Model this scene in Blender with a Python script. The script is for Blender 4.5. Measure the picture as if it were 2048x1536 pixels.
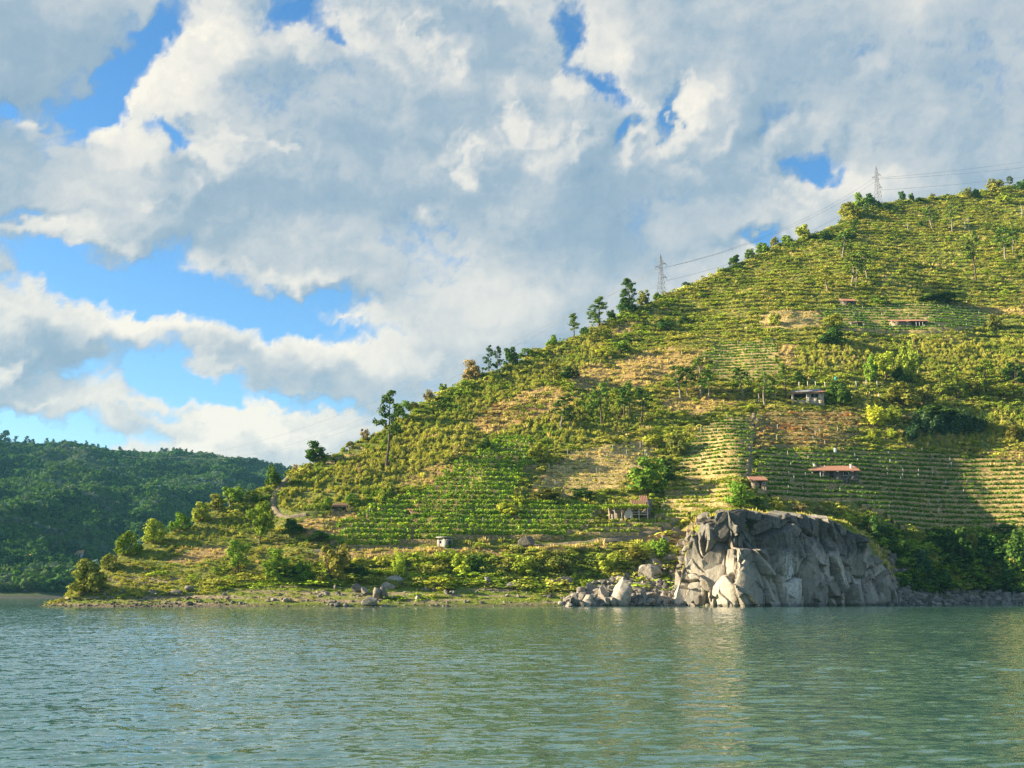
import bpy, bmesh, math, random
import numpy as np
from mathutils import Vector, Matrix, Euler

for o in list(bpy.data.objects):
    bpy.data.objects.remove(o)
random.seed(7)
RNG = np.random.default_rng(11)
SC = bpy.context.scene
COL = SC.collection
R = math.radians

# ------------------------------------------------------------------ camera
F = 2196.0                      # focal length in pixels of a 2048 px wide frame
PITCH = R(10.8)
CAMH = 2.6
cam_d = bpy.data.cameras.new('camera')
cam_d.sensor_width = 36.0
cam_d.lens = 36.0 * F / 2048.0
cam_d.clip_start = 0.5
cam_d.clip_end = 9000
cam = bpy.data.objects.new('camera', cam_d)
cam.location = (0, 0, CAMH)
cam.rotation_euler = (R(90) + PITCH, 0, 0)
COL.objects.link(cam)
SC.camera = cam

# ------------------------------------------------------------------ light
SUN_EL = R(21.0)
SUN_AZ = R(-90.0)               # from +Y, clockwise seen from above: the sun stands to the left
SUND = Vector((math.cos(SUN_EL) * math.sin(SUN_AZ), math.cos(SUN_EL) * math.cos(SUN_AZ), math.sin(SUN_EL)))
ld = bpy.data.lights.new('sun', 'SUN')
ld.energy = 5.0
ld.angle = R(0.6)
ld.color = (1.0, 0.86, 0.62)
lo = bpy.data.objects.new('sun', ld)
lo.rotation_euler = SUND.to_track_quat('Z', 'Y').to_euler()
COL.objects.link(lo)

SC.view_settings.view_transform = 'Standard'
SC.view_settings.look = 'None'
SC.view_settings.gamma = 1.0
SC.view_settings.exposure = 1.7
SC.view_settings.use_curve_mapping = False
SC.cycles.use_denoising = True
SC.cycles.denoising_prefilter = 'NONE'
SC.cycles.denoising_input_passes = 'RGB_ALBEDO_NORMAL'
SC.cycles.max_bounces = 6
SC.cycles.diffuse_bounces = 1
SC.cycles.glossy_bounces = 2
SC.cycles.transmission_bounces = 3
SC.cycles.transparent_max_bounces = 6
SC.cycles.volume_bounces = 1
SC.cycles.use_adaptive_sampling = True
SC.cycles.adaptive_threshold = 0.02

# ------------------------------------------------------------------ world: clear sky with broken cumulus
W = bpy.data.worlds.new('World')
SC.world = W
W.use_nodes = True


class NT:
    """Small helper to write node trees."""
    def __init__(self, tree):
        self.t = tree
        self.n = tree.nodes
        self.l = tree.links

    def node(self, typ, **kw):
        n = self.n.new(typ)
        for k, v in kw.items():
            setattr(n, k, v)
        return n

    def put(self, sock, v):
        if v is None:
            return
        if isinstance(v, bpy.types.NodeSocket):
            self.l.new(v, sock)
        else:
            sock.default_value = v

    def math(self, op, a, b=None, c=None, clamp=False):
        n = self.node('ShaderNodeMath', operation=op, use_clamp=clamp)
        for i, v in enumerate((a, b, c)):
            self.put(n.inputs[i], v)
        return n.outputs[0]

    def vmath(self, op, a, b=None, c=None, out=0):
        n = self.node('ShaderNodeVectorMath', operation=op)
        self.put(n.inputs[0], a)
        if b is not None:
            if op == 'SCALE':
                self.put(n.inputs[3], b)
            else:
                self.put(n.inputs[1], b)
        if c is not None:
            self.put(n.inputs[2], c)
        return n.outputs['Value'] if op in ('DOT_PRODUCT', 'LENGTH', 'DISTANCE') else n.outputs[0]

    def noise(self, vec, scale, detail=4, rough=0.55, dist=0.0, lac=2.0, dim='3D'):
        n = self.node('ShaderNodeTexNoise', noise_dimensions=dim)
        self.put(n.inputs['Vector'], vec)
        n.inputs['Scale'].default_value = scale
        n.inputs['Detail'].default_value = detail
        n.inputs['Roughness'].default_value = rough
        n.inputs['Lacunarity'].default_value = lac
        n.inputs['Distortion'].default_value = dist
        return n

    def ramp(self, fac, stops, interp='LINEAR'):
        n = self.node('ShaderNodeValToRGB')
        cr = n.color_ramp
        cr.interpolation = interp
        while len(cr.elements) < len(stops):
            cr.elements.new(0.5)
        for e, (p, c) in zip(cr.elements, stops):
            e.position = p
            e.color = (*c, 1) if len(c) == 3 else c
        self.put(n.inputs[0], fac)
        return n.outputs[0]

    def smooth(self, v, lo, hi, tlo=0.0, thi=1.0):
        n = self.node('ShaderNodeMapRange', interpolation_type='SMOOTHSTEP')
        self.put(n.inputs[0], v)
        for i, x in enumerate((lo, hi, tlo, thi)):
            self.put(n.inputs[i + 1], x)
        return n.outputs[0]

    def mix(self, fac, a, b, blend='MIX'):
        n = self.node('ShaderNodeMix', data_type='RGBA', blend_type=blend)
        self.put(n.inputs[0], fac)
        self.put(n.inputs[6], (*a, 1) if isinstance(a, tuple) and len(a) == 3 else a)
        self.put(n.inputs[7], (*b, 1) if isinstance(b, tuple) and len(b) == 3 else b)
        return n.outputs[2]

    def comb(self, x, y, z):
        n = self.node('ShaderNodeCombineXYZ')
        for i, v in enumerate((x, y, z)):
            self.put(n.inputs[i], v)
        return n.outputs[0]

    def sep(self, v):
        n = self.node('ShaderNodeSeparateXYZ')
        self.put(n.inputs[0], v)
        return n.outputs


def px_uv(px, py):
    """pixel of the 2048 x 1536 frame -> (x/y, z/y) of the viewing ray"""
    dx = (np.asarray(px, float) - 1024.0) / F
    dy = (768.0 - np.asarray(py, float)) / F
    den = math.cos(PITCH) - dy * math.sin(PITCH)
    return dx / den, (math.sin(PITCH) + dy * math.cos(PITCH)) / den


def px_sky(px, py):
    u, v = px_uv(px, py)
    return math.atan(u), math.atan(v / math.sqrt(1 + u * u))


# ------------------------------------------------------------------ noise
_PT = np.random.default_rng(5).permutation(4096)
_GA = np.random.default_rng(6).random(4096) * 2 * math.pi
_GX, _GY = np.cos(_GA), np.sin(_GA)


def perlin(x, y, seed=0):
    xi = np.floor(x).astype(np.int64)
    yi = np.floor(y).astype(np.int64)
    xf, yf = x - xi, y - yi
    u = xf * xf * xf * (xf * (xf * 6 - 15) + 10)
    v = yf * yf * yf * (yf * (yf * 6 - 15) + 10)

    def gr(ix, iy, fx, fy):
        h = _PT[(ix + _PT[(iy + seed * 131) & 4095]) & 4095]
        return _GX[h] * fx + _GY[h] * fy
    a = gr(xi, yi, xf, yf)
    b = gr(xi + 1, yi, xf - 1, yf)
    c = gr(xi, yi + 1, xf, yf - 1)
    d = gr(xi + 1, yi + 1, xf - 1, yf - 1)
    return (a + (b - a) * u + ((c + (d - c) * u) - (a + (b - a) * u)) * v) * 1.5


def fbm(x, y, octs=4, rough=0.5, seed=0, billow=False):
    s, a, t = 0.0, 1.0, 0.0
    for i in range(octs):
        n = perlin(x, y, seed + i * 17)
        if billow:
            n = 1 - 2.2 * np.abs(n)
        s = s + a * n
        t += a
        a *= rough
        x, y = x * 2.03 + 13.7, y * 2.03 + 7.3
    return s / t


def sstep(v, a, b):
    t = np.clip((v - a) / (b - a), 0, 1)
    return t * t * (3 - 2 * t)


# ------------------------------------------------------------------ clouds
# The deck is a field over the sky in units of X = azimuth * F, Y = elevation * F.
GAPS = [  # px, py, half length, half width, turn in degrees, strength : openings in the deck
    (268, 118, 165, 34, 55, 1.5), (160, 222, 75, 32, 12, 1.3), (600, 0, 90, 42, 0, 1.15), (356, 270, 42, 17, -25, 1.2), (680, 72, 40, 20, -35, 0.7), (2, 212, 30, 24, 0, 1.0),
    (1142, 48, 30, 70, -14, 0.95), (1180, 160, 74, 26, -30, 1.2), (1352, 235, 15, 50, -14, 0.95), (1248, 268, 40, 13, 30, 0.8), (1642, 324, 62, 24, -14, 1.2), (1548, 240, 42, 20, 35, 0.7), (1508, 470, 50, 13, 12, 1.0),
    (75, 508, 66, 26, -12, 1.1), (190, 572, 140, 44, -6, 1.7), (330, 530, 62, 40, 20, 1.2), (460, 605, 180, 36, -3, 1.5), (645, 598, 120, 22, 0, 1.0), (590, 655, 120, 22, -4, 1.15), (735, 655, 76, 20, 0, 0.8), (25, 428, 56, 12, 6, 0.8),
    (318, 742, 80, 48, -8, 1.55), (445, 802, 120, 28, -14, 1.3), (590, 806, 130, 13, -3, 0.8), (195, 750, 30, 24, 0, 0.8), (80, 875, 260, 40, 2, 1.3), (330, 822, 80, 10, 0, 0.6),
]
PUFFS = [  # heads and edges that catch the sun
    (290, 185, 130, 50, 50, 0.9), (430, 50, 60, 60, 0, 0.8), (420, 260, 160, 40, -12, 0.65), (590, 70, 70, 36, -30, 0.5), (70, 238, 80, 20, 10, 0.6),
    (700, 20, 50, 40, 0, 0.6), (830, 65, 60, 50, 0, 0.85), (905, 130, 50, 34, 0, 0.55), (985, 12, 60, 24, 0, 0.8), (935, 322, 46, 40, 20, 1.0), (1025, 225, 32, 60, 0, 0.75),
    (1128, 150, 36, 36, 0, 0.95), (1120, 275, 100, 46, 0, 0.6), (1215, 110, 50, 36, 0, 0.7), (1400, 190, 44, 34, 0, 0.75), (1378, 262, 28, 42, 0, 0.9), (1290, 310, 60, 30, 20, 0.6),
    (1570, 315, 60, 26, -25, 0.65), (1605, 378, 70, 28, 10, 0.65), (1710, 130, 60, 26, -20, 0.3), (170, 490, 130, 34, -6, 0.7), (25, 590, 80, 60, 0, 0.75), (285, 634, 130, 28, 6, 1.0),
    (560, 545, 150, 18, -6, 0.6), (40, 740, 30, 32, 0, 1.0), (435, 735, 40, 40, 0, 0.7), (210, 735, 40, 40, 0, 0.5), (225, 815, 150, 20, 6, 1.1), (545, 594, 50, 8, 8, 1.2), (660, 650, 50, 12, 0, 0.6),
    (375, 885, 50, 40, 35, 1.6), (460, 850, 60, 46, 0, 1.8), (520, 830, 60, 30, -10, 1.3), (600, 870, 90, 50, 0, 0.9), (290, 893, 40, 12, 14, 1.2), (720, 640, 90, 24, 0, 0.55), (700, 720, 200, 22, 0, 0.35),
    (400, 365, 30, 16, 20, 0.7), (290, 398, 40, 12, 10, 0.6), (845, 427, 36, 16, 0, 0.7), (540, 300, 20, 12, 0, 0.6), (1070, 340, 30, 20, 0, 0.4), (1400, 345, 24, 20, 0, 0.4),
]
DEEP = [  # broad shaded undersides
    (680, 220, 200, 110, 0, 0.65), (110, 90, 190, 80, 0, 0.9), (430, 140, 60, 50, 0, 0.6), (580, 150, 60, 60, 0, 0.6), (1010, 100, 70, 70, 0, 0.9), (980, 460, 320, 80, 0, 0.45),
    (1750, 80, 460, 120, 0, 0.5), (1900, 300, 280, 90, 0, 0.4), (180, 290, 240, 26, 0, 0.7), (130, 700, 130, 44, 0, 1.1), (520, 700, 170, 20, -4, 0.7), (1480, 320, 110, 90, 0, 0.45), (640, 400, 160, 40, 0, 0.5), (1280, 480, 200, 60, 0, 0.4),
]
# unseen deck is opened wider for dimmer, bluer fill, with a gap for the sun
SUN_GAP = (SUN_AZ * F, SUN_EL * F, 620, 420)


def cloud_field(X, Y):
    """density and sunlight of the cloud deck"""
    wx = fbm(X / 240, Y / 240, 4, 0.55, 3)
    wy = fbm(X / 240 + 40, Y / 240, 4, 0.55, 9)
    ex = fbm(X / 58, Y / 58, 4, 0.62, 21)
    ey = fbm(X / 58 + 31, Y / 58, 4, 0.62, 27)
    Xw, Yw = X + 62 * wx + 44 * ex, Y + 44 * wy + 34 * ey
    Xs, Ys = X + 50 * wx + 7 * ex, Y + 34 * wy + 5 * ey       # undersides are smoother than edges

    def blobs(lst, ox=0.0, oy=0.0):
        acc = np.zeros_like(X)
        for (px, py, a, b, turn, s) in lst:
            az, el = px_sky(px, py)
            c, sn = math.cos(R(turn)), math.sin(R(turn))
            dx, dy = Xw + ox - az * F, Yw + oy - el * F
            p, q = (dx * c + dy * sn) / a, (-dx * sn + dy * c) / b
            acc += s * np.exp(-(p * p + q * q))
        return acc

    out = sstep(np.abs(X), 1150, 1500) + sstep(Y, 1250, 1500)
    out = np.clip(out, 0, 1)

    pf, dp = blobs(PUFFS), blobs(DEEP)
    rough = np.clip(0.20 + 1.0 * pf - 0.10 * dp, 0.10, 1)

    def dens(ox, oy, octs):
        gx, gy = Xs + ox, (Ys + oy) * 1.5
        n = 0.60 * fbm(gx / 330, gy / 330, octs, 0.5, 41) + 0.46 * rough * fbm((Xw + ox) / 84, (Yw + oy) / 66, octs, 0.52, 51, True)
        d = 0.72 + n - 0.98 * blobs(GAPS, ox, oy) + 0.20 * pf
        d = d - out * 1.15 * sstep(fbm(gx / 800, gy / 800, 3, 0.5, 77), -0.38, 0.12)
        sg = ((X + ox - SUN_GAP[0]) / SUN_GAP[2]) ** 2 + ((Y + oy - SUN_GAP[1]) / SUN_GAP[3]) ** 2
        return d - 2.2 * np.exp(-sg ** 2)
    d0 = dens(0, 0, 6)
    g = 0.36 * (d0 - dens(-11, 7, 5)) + 0.55 * (d0 - dens(-32, 18, 4)) + 0.40 * (d0 - dens(-95, 50, 3))
    soft = fbm(Xs / 420, Ys / 240, 4, 0.5, 63)
    fine = fbm(Xw / 40, Yw / 32, 5, 0.62, 88)
    lit = 0.44 + 0.80 * g + 0.42 * pf - 0.26 * dp + 0.34 * soft + fine * (0.02 + 0.20 * np.clip(pf, 0, 1))
    lit = lit + 0.17 * (1 - sstep(d0, 0.25, 0.8))
    lit = lit - 0.55 * np.maximum(lit - 0.74, 0) + 0.07 * fine
    d0 = d0 + 0.50 * fine * (1 - sstep(d0, 0.5, 1.0))
    return d0, lit

w = NT(W.node_tree)
w.n.clear()
wo = w.node('ShaderNodeOutputWorld')
bg = w.node('ShaderNodeBackground')
bg.inputs['Strength'].default_value = 0.070
w.l.new(bg.outputs[0], wo.inputs[0])
sky = w.node('ShaderNodeTexSky', sky_type='NISHITA')
sky.sun_disc = False
sky.sun_elevation = SUN_EL
sky.sun_rotation = SUN_AZ
sky.altitude = 300
sky.air_density = 1.0
sky.dust_density = 0.5
sky.ozone_density = 2.5
hs = w.node('ShaderNodeHueSaturation')
hs.inputs['Saturation'].default_value = 1.25
w.l.new(sky.outputs[0], hs.inputs['Color'])
w.l.new(hs.outputs[0], bg.inputs['Color'])


# ------------------------------------------------------------------ building helpers
def mesh_np(name, verts, faces, mats=None, smooth=False, face_mat=None):
    """verts (N,3), faces (M,k) array of equal-sized polygons (or a list of such arrays)"""
    fl = faces if isinstance(faces, list) else [faces]
    fl = [np.asarray(f, np.int32) for f in fl if len(f)]
    me = bpy.data.meshes.new(name)
    v = np.ascontiguousarray(np.asarray(verts, np.float32))
    me.vertices.add(len(v))
    me.vertices.foreach_set('co', v.ravel())
    nl = sum(f.size for f in fl)
    npoly = sum(len(f) for f in fl)
    me.loops.add(nl)
    me.polygons.add(npoly)
    me.loops.foreach_set('vertex_index', np.concatenate([f.ravel() for f in fl]))
    sizes = np.concatenate([np.full(len(f), f.shape[1], np.int32) for f in fl])
    starts = np.concatenate([[0], np.cumsum(sizes)[:-1]]).astype(np.int32)
    me.polygons.foreach_set('loop_start', starts)
    if smooth:
        me.polygons.foreach_set('use_smooth', np.ones(npoly, bool))
    for m in (mats or []):
        me.materials.append(m)
    if face_mat is not None:
        me.polygons.foreach_set('material_index', np.asarray(face_mat, np.int32))
    me.update(calc_edges=True)
    return me


def attr(me, name, typ, vals):
    a = me.attributes.new(name, typ, 'POINT')
    key = {'FLOAT': 'value', 'INT': 'value', 'FLOAT_VECTOR': 'vector', 'FLOAT_COLOR': 'color'}[typ]
    a.data.foreach_set(key, np.ascontiguousarray(np.asarray(vals, np.int32 if typ == 'INT' else np.float32)).ravel())


def tag(o, label=None, cat=None, group=None, kind=None):
    for k, v in (('label', label), ('category', cat), ('group', group), ('kind', kind)):
        if v:
            o[k] = v
    return o


def obj(name, me, parent=None, loc=None):
    o = bpy.data.objects.new(name, me)
    COL.objects.link(o)
    if parent is not None:
        o.parent = parent
    if loc is not None:
        o.location = loc
    return o


def empty(name, loc, rz=0.0):
    o = bpy.data.objects.new(name, None)
    o.location = loc
    o.rotation_euler = (0, 0, rz)
    o.empty_display_size = 0.5
    COL.objects.link(o)
    return o


def material(name):
    m = bpy.data.materials.new(name)
    m.use_nodes = True
    t = NT(m.node_tree)
    t.n.clear()
    out = t.node('ShaderNodeOutputMaterial')
    return m, t, out


def principled(t, out, col, rough=0.8, spec=0.3, bump=None, bump_d=0.1, bump_s=0.5):
    b = t.node('ShaderNodeBsdfPrincipled')
    t.put(b.inputs['Base Color'], (*col, 1) if isinstance(col, tuple) and len(col) == 3 else col)
    t.put(b.inputs['Roughness'], rough)
    b.inputs['Specular IOR Level'].default_value = spec
    if bump is not None:
        bn = t.node('ShaderNodeBump')
        bn.inputs['Distance'].default_value = bump_d
        bn.inputs['Strength'].default_value = bump_s
        t.put(bn.inputs['Height'], bump)
        t.l.new(bn.outputs[0], b.inputs['Normal'])
    t.l.new(b.outputs[0], out.inputs[0])
    return b


def gattr(t, name, typ='GEOMETRY'):
    n = t.node('ShaderNodeAttribute', attribute_type=typ)
    n.attribute_name = name
    return n


# ------------------------------------------------------------------ sky: the cloud deck is a far shell, clear sky shows through it
def grid_axis(parts):
    out = []
    for a, b, s in parts:
        out.append(np.arange(a, b - 1e-9, s))
    out.append([parts[-1][1]])
    return np.concatenate(out)


SKY_AZ = grid_axis([(-math.pi, -0.47, 0.05), (-0.47, 0.47, 0.0021), (0.47, math.pi, 0.05)])
SKY_EL = grid_axis([(-0.045, 0.56, 0.0021), (0.56, 1.50, 0.05)])
A, E = np.meshgrid(SKY_AZ, SKY_EL, indexing='xy')
dens, lit = cloud_field(A.ravel() * F, E.ravel() * F)
RS = 7000.0
sv = np.stack([RS * np.cos(E) * np.sin(A), RS * np.cos(E) * np.cos(A), RS * np.sin(E)], -1).reshape(-1, 3)


def grid_faces(nr, nc):
    i = np.arange(nr * nc).reshape(nr, nc)
    return np.stack([i[:-1, :-1], i[:-1, 1:], i[1:, 1:], i[1:, :-1]], -1).reshape(-1, 4)


m, t, out = material('cloud_deck')
dn = gattr(t, 'cloud_density').outputs['Fac']
lt = gattr(t, 'sunlight').outputs['Fac']
gp = t.node('ShaderNodeNewGeometry').outputs['Position']
fine = t.noise(gp, 0.022, 5, 0.62).outputs[0]
dn = t.math('MULTIPLY_ADD', t.math('SUBTRACT', fine, 0.5), 0.16, dn)
alpha = t.smooth(dn, -0.16, 0.66)
lt = t.math('MULTIPLY_ADD', t.math('SUBTRACT', fine, 0.5), 0.14, lt)
cc = t.ramp(lt, [(0.0, (0.24, 0.37, 0.50)), (0.30, (0.36, 0.47, 0.57)), (0.60, (0.63, 0.66, 0.67)), (1.0, (0.95, 0.895, 0.79))])
em = t.node('ShaderNodeEmission')
t.l.new(cc, em.inputs[0])
em.inputs[1].default_value = 0.32
tr = t.node('ShaderNodeBsdfTransparent')
mx = t.node('ShaderNodeMixShader')
t.l.new(alpha, mx.inputs[0])
t.l.new(tr.outputs[0], mx.inputs[1])
t.l.new(em.outputs[0], mx.inputs[2])
t.l.new(mx.outputs[0], out.inputs[0])
m.cycles.emission_sampling = 'NONE'
me = mesh_np('sky', sv, grid_faces(len(SKY_EL), len(SKY_AZ)), [m], True)
attr(me, 'cloud_density', 'FLOAT', dens)
attr(me, 'sunlight', 'FLOAT', lit)
tag(obj('sky', me), 'broken grey and white cumulus deck with blue openings', kind='structure')

# ------------------------------------------------------------------ terrain of the near hill
SIL = [(-200, 1262), (0, 1236), (65, 1217), (130, 1195), (165, 1164), (200, 1140), (240, 1110), (300, 1079), (380, 1048), (440, 1018), (520, 979), (560, 962), (610, 933), (680, 903), (730, 876),
       (780, 853), (830, 818), (900, 778), (950, 755), (1030, 728), (1080, 705), (1150, 676), (1220, 642), (1290, 612), (1320, 594), (1380, 570), (1440, 546), (1480, 526),
       (1540, 500), (1600, 482), (1660, 458), (1720, 424), (1760, 410), (1800, 403), (1860, 396), (1920, 391), (2000, 378), (2048, 370), (2150, 352), (2400, 325)]
_su, _sv = px_uv([p[0] for p in SIL], [p[1] for p in SIL])


def u_of(px, py=1100.0):
    return px_uv(px, py)[0]


_sh = [(-200, 224), (65, 222), (300, 221), (700, 223), (1000, 227), (1150, 230), (1290, 233), (1350, 234), (1400, 231), (1476, 224.5), (1520, 227), (1600, 234), (1700, 243), (1780, 250), (1830, 258), (1900, 273), (1960, 278), (2048, 268), (2150, 256), (2400, 250)]
_shu = u_of(np.array([p[0] for p in _sh]))
_shy = np.array([p[1] for p in _sh], float)


def smooth_interp(x, xs, ys):
    """piecewise cubic through the points, monotone slopes"""
    xs, ys = np.asarray(xs, float), np.asarray(ys, float)
    h = np.diff(xs)
    dlt = np.diff(ys) / h
    mm = np.zeros(len(xs))
    mm[1:-1] = np.where(dlt[:-1] * dlt[1:] > 0, 2 * dlt[:-1] * dlt[1:] / (dlt[:-1] + dlt[1:] + 1e-12), 0)
    mm[0], mm[-1] = dlt[0], dlt[-1]
    k = np.clip(np.searchsorted(xs, x) - 1, 0, len(h) - 1)
    s = np.clip((x - xs[k]) / h[k], 0, 1)
    return (ys[k] * (1 + 2 * s) * (1 - s) ** 2 + mm[k] * h[k] * s * (1 - s) ** 2 + ys[k + 1] * s * s * (3 - 2 * s) + mm[k + 1] * h[k] * s * s * (s - 1))


def shore_y(u):
    return smooth_interp(u, _shu, _shy)


def ys_broad(u):
    return np.interp(u, [u_of(65), u_of(1000), u_of(1500), u_of(2048), u_of(2400)], [222, 227, 233, 246, 248])


def slope_of(u):
    return np.interp(u, [u_of(65), u_of(600), u_of(1300), u_of(1750), u_of(2400)], [0.50, 0.52, 0.58, 0.64, 0.66])


LOWD = [-60, -4, 0, 3, 14, 18, 25, 29, 34]
LOWZ = [-20, -1.6, 0.0, 1.0, 4.9, 7.0, 12.6, 13.3, 17.5]


def fprofile(d, s):
    low = np.interp(d, LOWD, LOWZ)
    return np.where(d < 34, low, 17.5 + (d - 34) * s)


def crest(u):
    v = np.interp(u, _su, _sv)
    s = slope_of(u)
    yb = ys_broad(u)
    # depth of the skyline so that a hillside of slope s from the bank reaches it
    yc = np.maximum((s * yb + 2.6) / (s - v), yb + 6.0)
    return yc, CAMH + v * yc


CLIFF_PX = [(1346, 1212), (1364, 1125), (1376, 1078), (1390, 1044), (1410, 1029), (1440, 1021), (1500, 1018), (1560, 1021), (1620, 1026), (1660, 1031), (1692, 1040), (1718, 1058), (1742, 1082), (1760, 1108), (1776, 1148), (1790, 1182), (1806, 1212)]
_clu = u_of(np.array([p[0] for p in CLIFF_PX]), 1100.0)
_clz = np.maximum(CAMH + px_uv(np.array([p[0] for p in CLIFF_PX]), np.array([p[1] for p in CLIFF_PX]))[1] * (shore_y(_clu) + 4.0), 0.0)


def cliff_top(u):
    return np.interp(u, _clu, _clz, left=0, right=0)


def height(x, y):
    x = np.asarray(x, float)
    y = np.asarray(y, float)
    u = x / y
    ys = shore_y(u)
    yc, zc = crest(u)
    s = slope_of(u)
    fade = sstep(y, 270, 350)                 # bays and noses of the bank die out uphill
    yse = ys * (1 - fade) + ys_broad(u) * fade
    d = y - yse
    D = np.maximum(yc - (ys * (1 - sstep(yc, 270, 350)) + ys_broad(u) * sstep(yc, 270, 350)), 3.0)
    fd = fprofile(d, s)
    fD = fprofile(D, s)
    z = np.where(d > 0, fd * np.where(zc > 0, zc / np.maximum(fD, 0.5), 1.0), fd)
    # the left end is an even slope instead of beach and bank
    wl = 1 - sstep(u, u_of(430), u_of(760))
    zl = zc * np.interp(np.clip(d / D, 0, 1), [0, 0.2, 1.0], [0, 0.15, 1.0])
    z = np.where((d > 0) & (zc > 0), z * (1 - wl) + zl * wl, z)
    z = np.where(zc <= 0, np.minimum(z, zc - 0.2), z)
    # far side of the crest
    back = np.maximum(y - yc, 0)
    z = np.where(y > yc, zc - 0.42 * back - 0.25 * np.minimum(back, 12) * (back / 12.0).clip(0, 1), z)
    up = sstep(d, 6, 45)
    n = 4.2 * fbm(x / 42, y / 60, 3, 0.5, 101) * up + 1.0 * fbm(x / 12, y / 14, 3, 0.5, 103) * sstep(d, 4, 20)
    n = n + 0.16 * fbm(x / 2.6, y / 2.6, 2, 0.5, 107) * sstep(d, -2, 3)
    near = 1 - sstep(np.abs(y - yc), 0, 40) * 1.0
    n = n * (1 - 0.75 * near)
    z = z + n
    # old terraces on the whole hillside
    tz = z / 2.8 + 0.6 * fbm(x / 34, y / 34, 3, 0.5, 111)
    fr = tz - np.floor(tz)
    z = z + up * 1.0 * (sstep(fr, 0.55, 1.0) - fr) * (y < yc + 5)
    # little steps on the beach left by the falling water
    bz = np.clip(z, 0, 4) / 0.7 + 0.6 * fbm(x / 9, y / 9, 2, 0.5, 117)
    fb = bz - np.floor(bz)
    z = z + (1 - sstep(d, 12, 17)) * sstep(d, 0.5, 3) * 0.30 * (sstep(fb, 0.3, 0.9) - fb)
    # the cliff's shelf
    ct = cliff_top(u)
    cf = ct * sstep(y - ys, 6.8, 9.6) - 0.6
    z = np.where((ct > 0) & (y - ys < 60), np.maximum(z, cf), z)
    return z


def project(x, y, z):
    """world -> pixel of the 2048 frame"""
    dz = z - CAMH
    c, s = math.cos(PITCH), math.sin(PITCH)
    depth = y * c + dz * s
    return 1024 + F * x / depth, 768 - F * (dz * c - y * s) / depth


YS_MARCH = np.concatenate([np.arange(205, 300, 0.25), np.arange(300, 760, 0.5)])


def hit(px, py):
    """the point of the hillside seen at a pixel (or the skyline below it)"""
    u, v = px_uv(px, py)
    h = height(u * YS_MARCH, YS_MARCH)
    ray = CAMH + v * YS_MARCH
    k = np.nonzero(h >= ray)[0]
    if len(k):
        y = YS_MARCH[k[0]]
    else:
        y = YS_MARCH[np.argmax((h - CAMH) / YS_MARCH)]
    return Vector((u * y, y, float(height(np.array([u * y]), np.array([y]))[0])))


def inpoly(px, py, poly):
    inside = np.zeros(np.shape(px), bool)
    n = len(poly)
    for i in range(n):
        x0, y0 = poly[i]
        x1, y1 = poly[(i + 1) % n]
        c = ((y0 > py) != (y1 > py)) & (px < (x1 - x0) * (py - y0) / ((y1 - y0) or 1e-9) + x0)
        inside ^= c
    return inside


# what grows or lies where (outlines of the plots as they appear on the slope)
DRY = [
    [(940, 850), (1000, 810), (1110, 770), (1160, 800), (1060, 850), (960, 870)], [(800, 965), (880, 925), (930, 935), (900, 965), (840, 975)],
    [(1110, 745), (1250, 715), (1400, 690), (1420, 715), (1400, 760), (1250, 775), (1150, 775)], [(1320, 800), (1420, 790), (1520, 800), (1400, 830), (1330, 828)],
    [(1060, 1000), (1080, 955), (1140, 905), (1230, 890), (1320, 880), (1285, 930), (1245, 972), (1150, 990)], [(1525, 655), (1530, 628), (1640, 622), (1640, 655)],
    [(1890, 632), (1900, 608), (2060, 612), (2060, 632)], [(1560, 740), (1550, 685), (1600, 690), (1590, 740)], [(595, 1050), (640, 1030), (690, 1020), (720, 1035), (660, 1085), (610, 1090)],
    [(330, 1120), (380, 1095), (460, 1090), (460, 1115), (380, 1130)], [(600, 1120), (640, 1098), (900, 1095), (1010, 1098), (1010, 1112), (850, 1120)], [(1010, 1098), (1200, 1085), (1340, 1060), (1340, 1075), (1180, 1102)],
    [(1480, 830), (1500, 825), (1510, 950), (1485, 960)], [(1960, 905), (2060, 890), (2060, 1000), (1990, 985)], [(1130, 645), (1230, 640), (1300, 650), (1230, 670), (1140, 670)],  # right-edge outline: straw colour stands in for sun on the terraces
    [(1340, 1080), (1390, 1040), (1430, 1030), (1400, 1090), (1380, 1130)],
]
RED = [[(1515, 900), (1515, 828), (1720, 828), (1715, 850), (1700, 900)], [(960, 830), (1060, 800), (1110, 790), (1060, 830), (970, 860)]]


def zone_values(px, py, x, y):
    jx = px + 34 * fbm(x / 14, y / 14, 4, 0.6, 131)
    jy = py + 18 * fbm(x / 14 + 9, y / 14, 4, 0.6, 133)
    dry = np.zeros_like(px)
    for p in DRY:
        dry = np.maximum(dry, inpoly(jx, jy, p) * 1.0)
    red = np.zeros_like(px)
    for p in RED:
        red = np.maximum(red, inpoly(jx, jy, p) * 1.0)
    return dry, red


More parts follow.
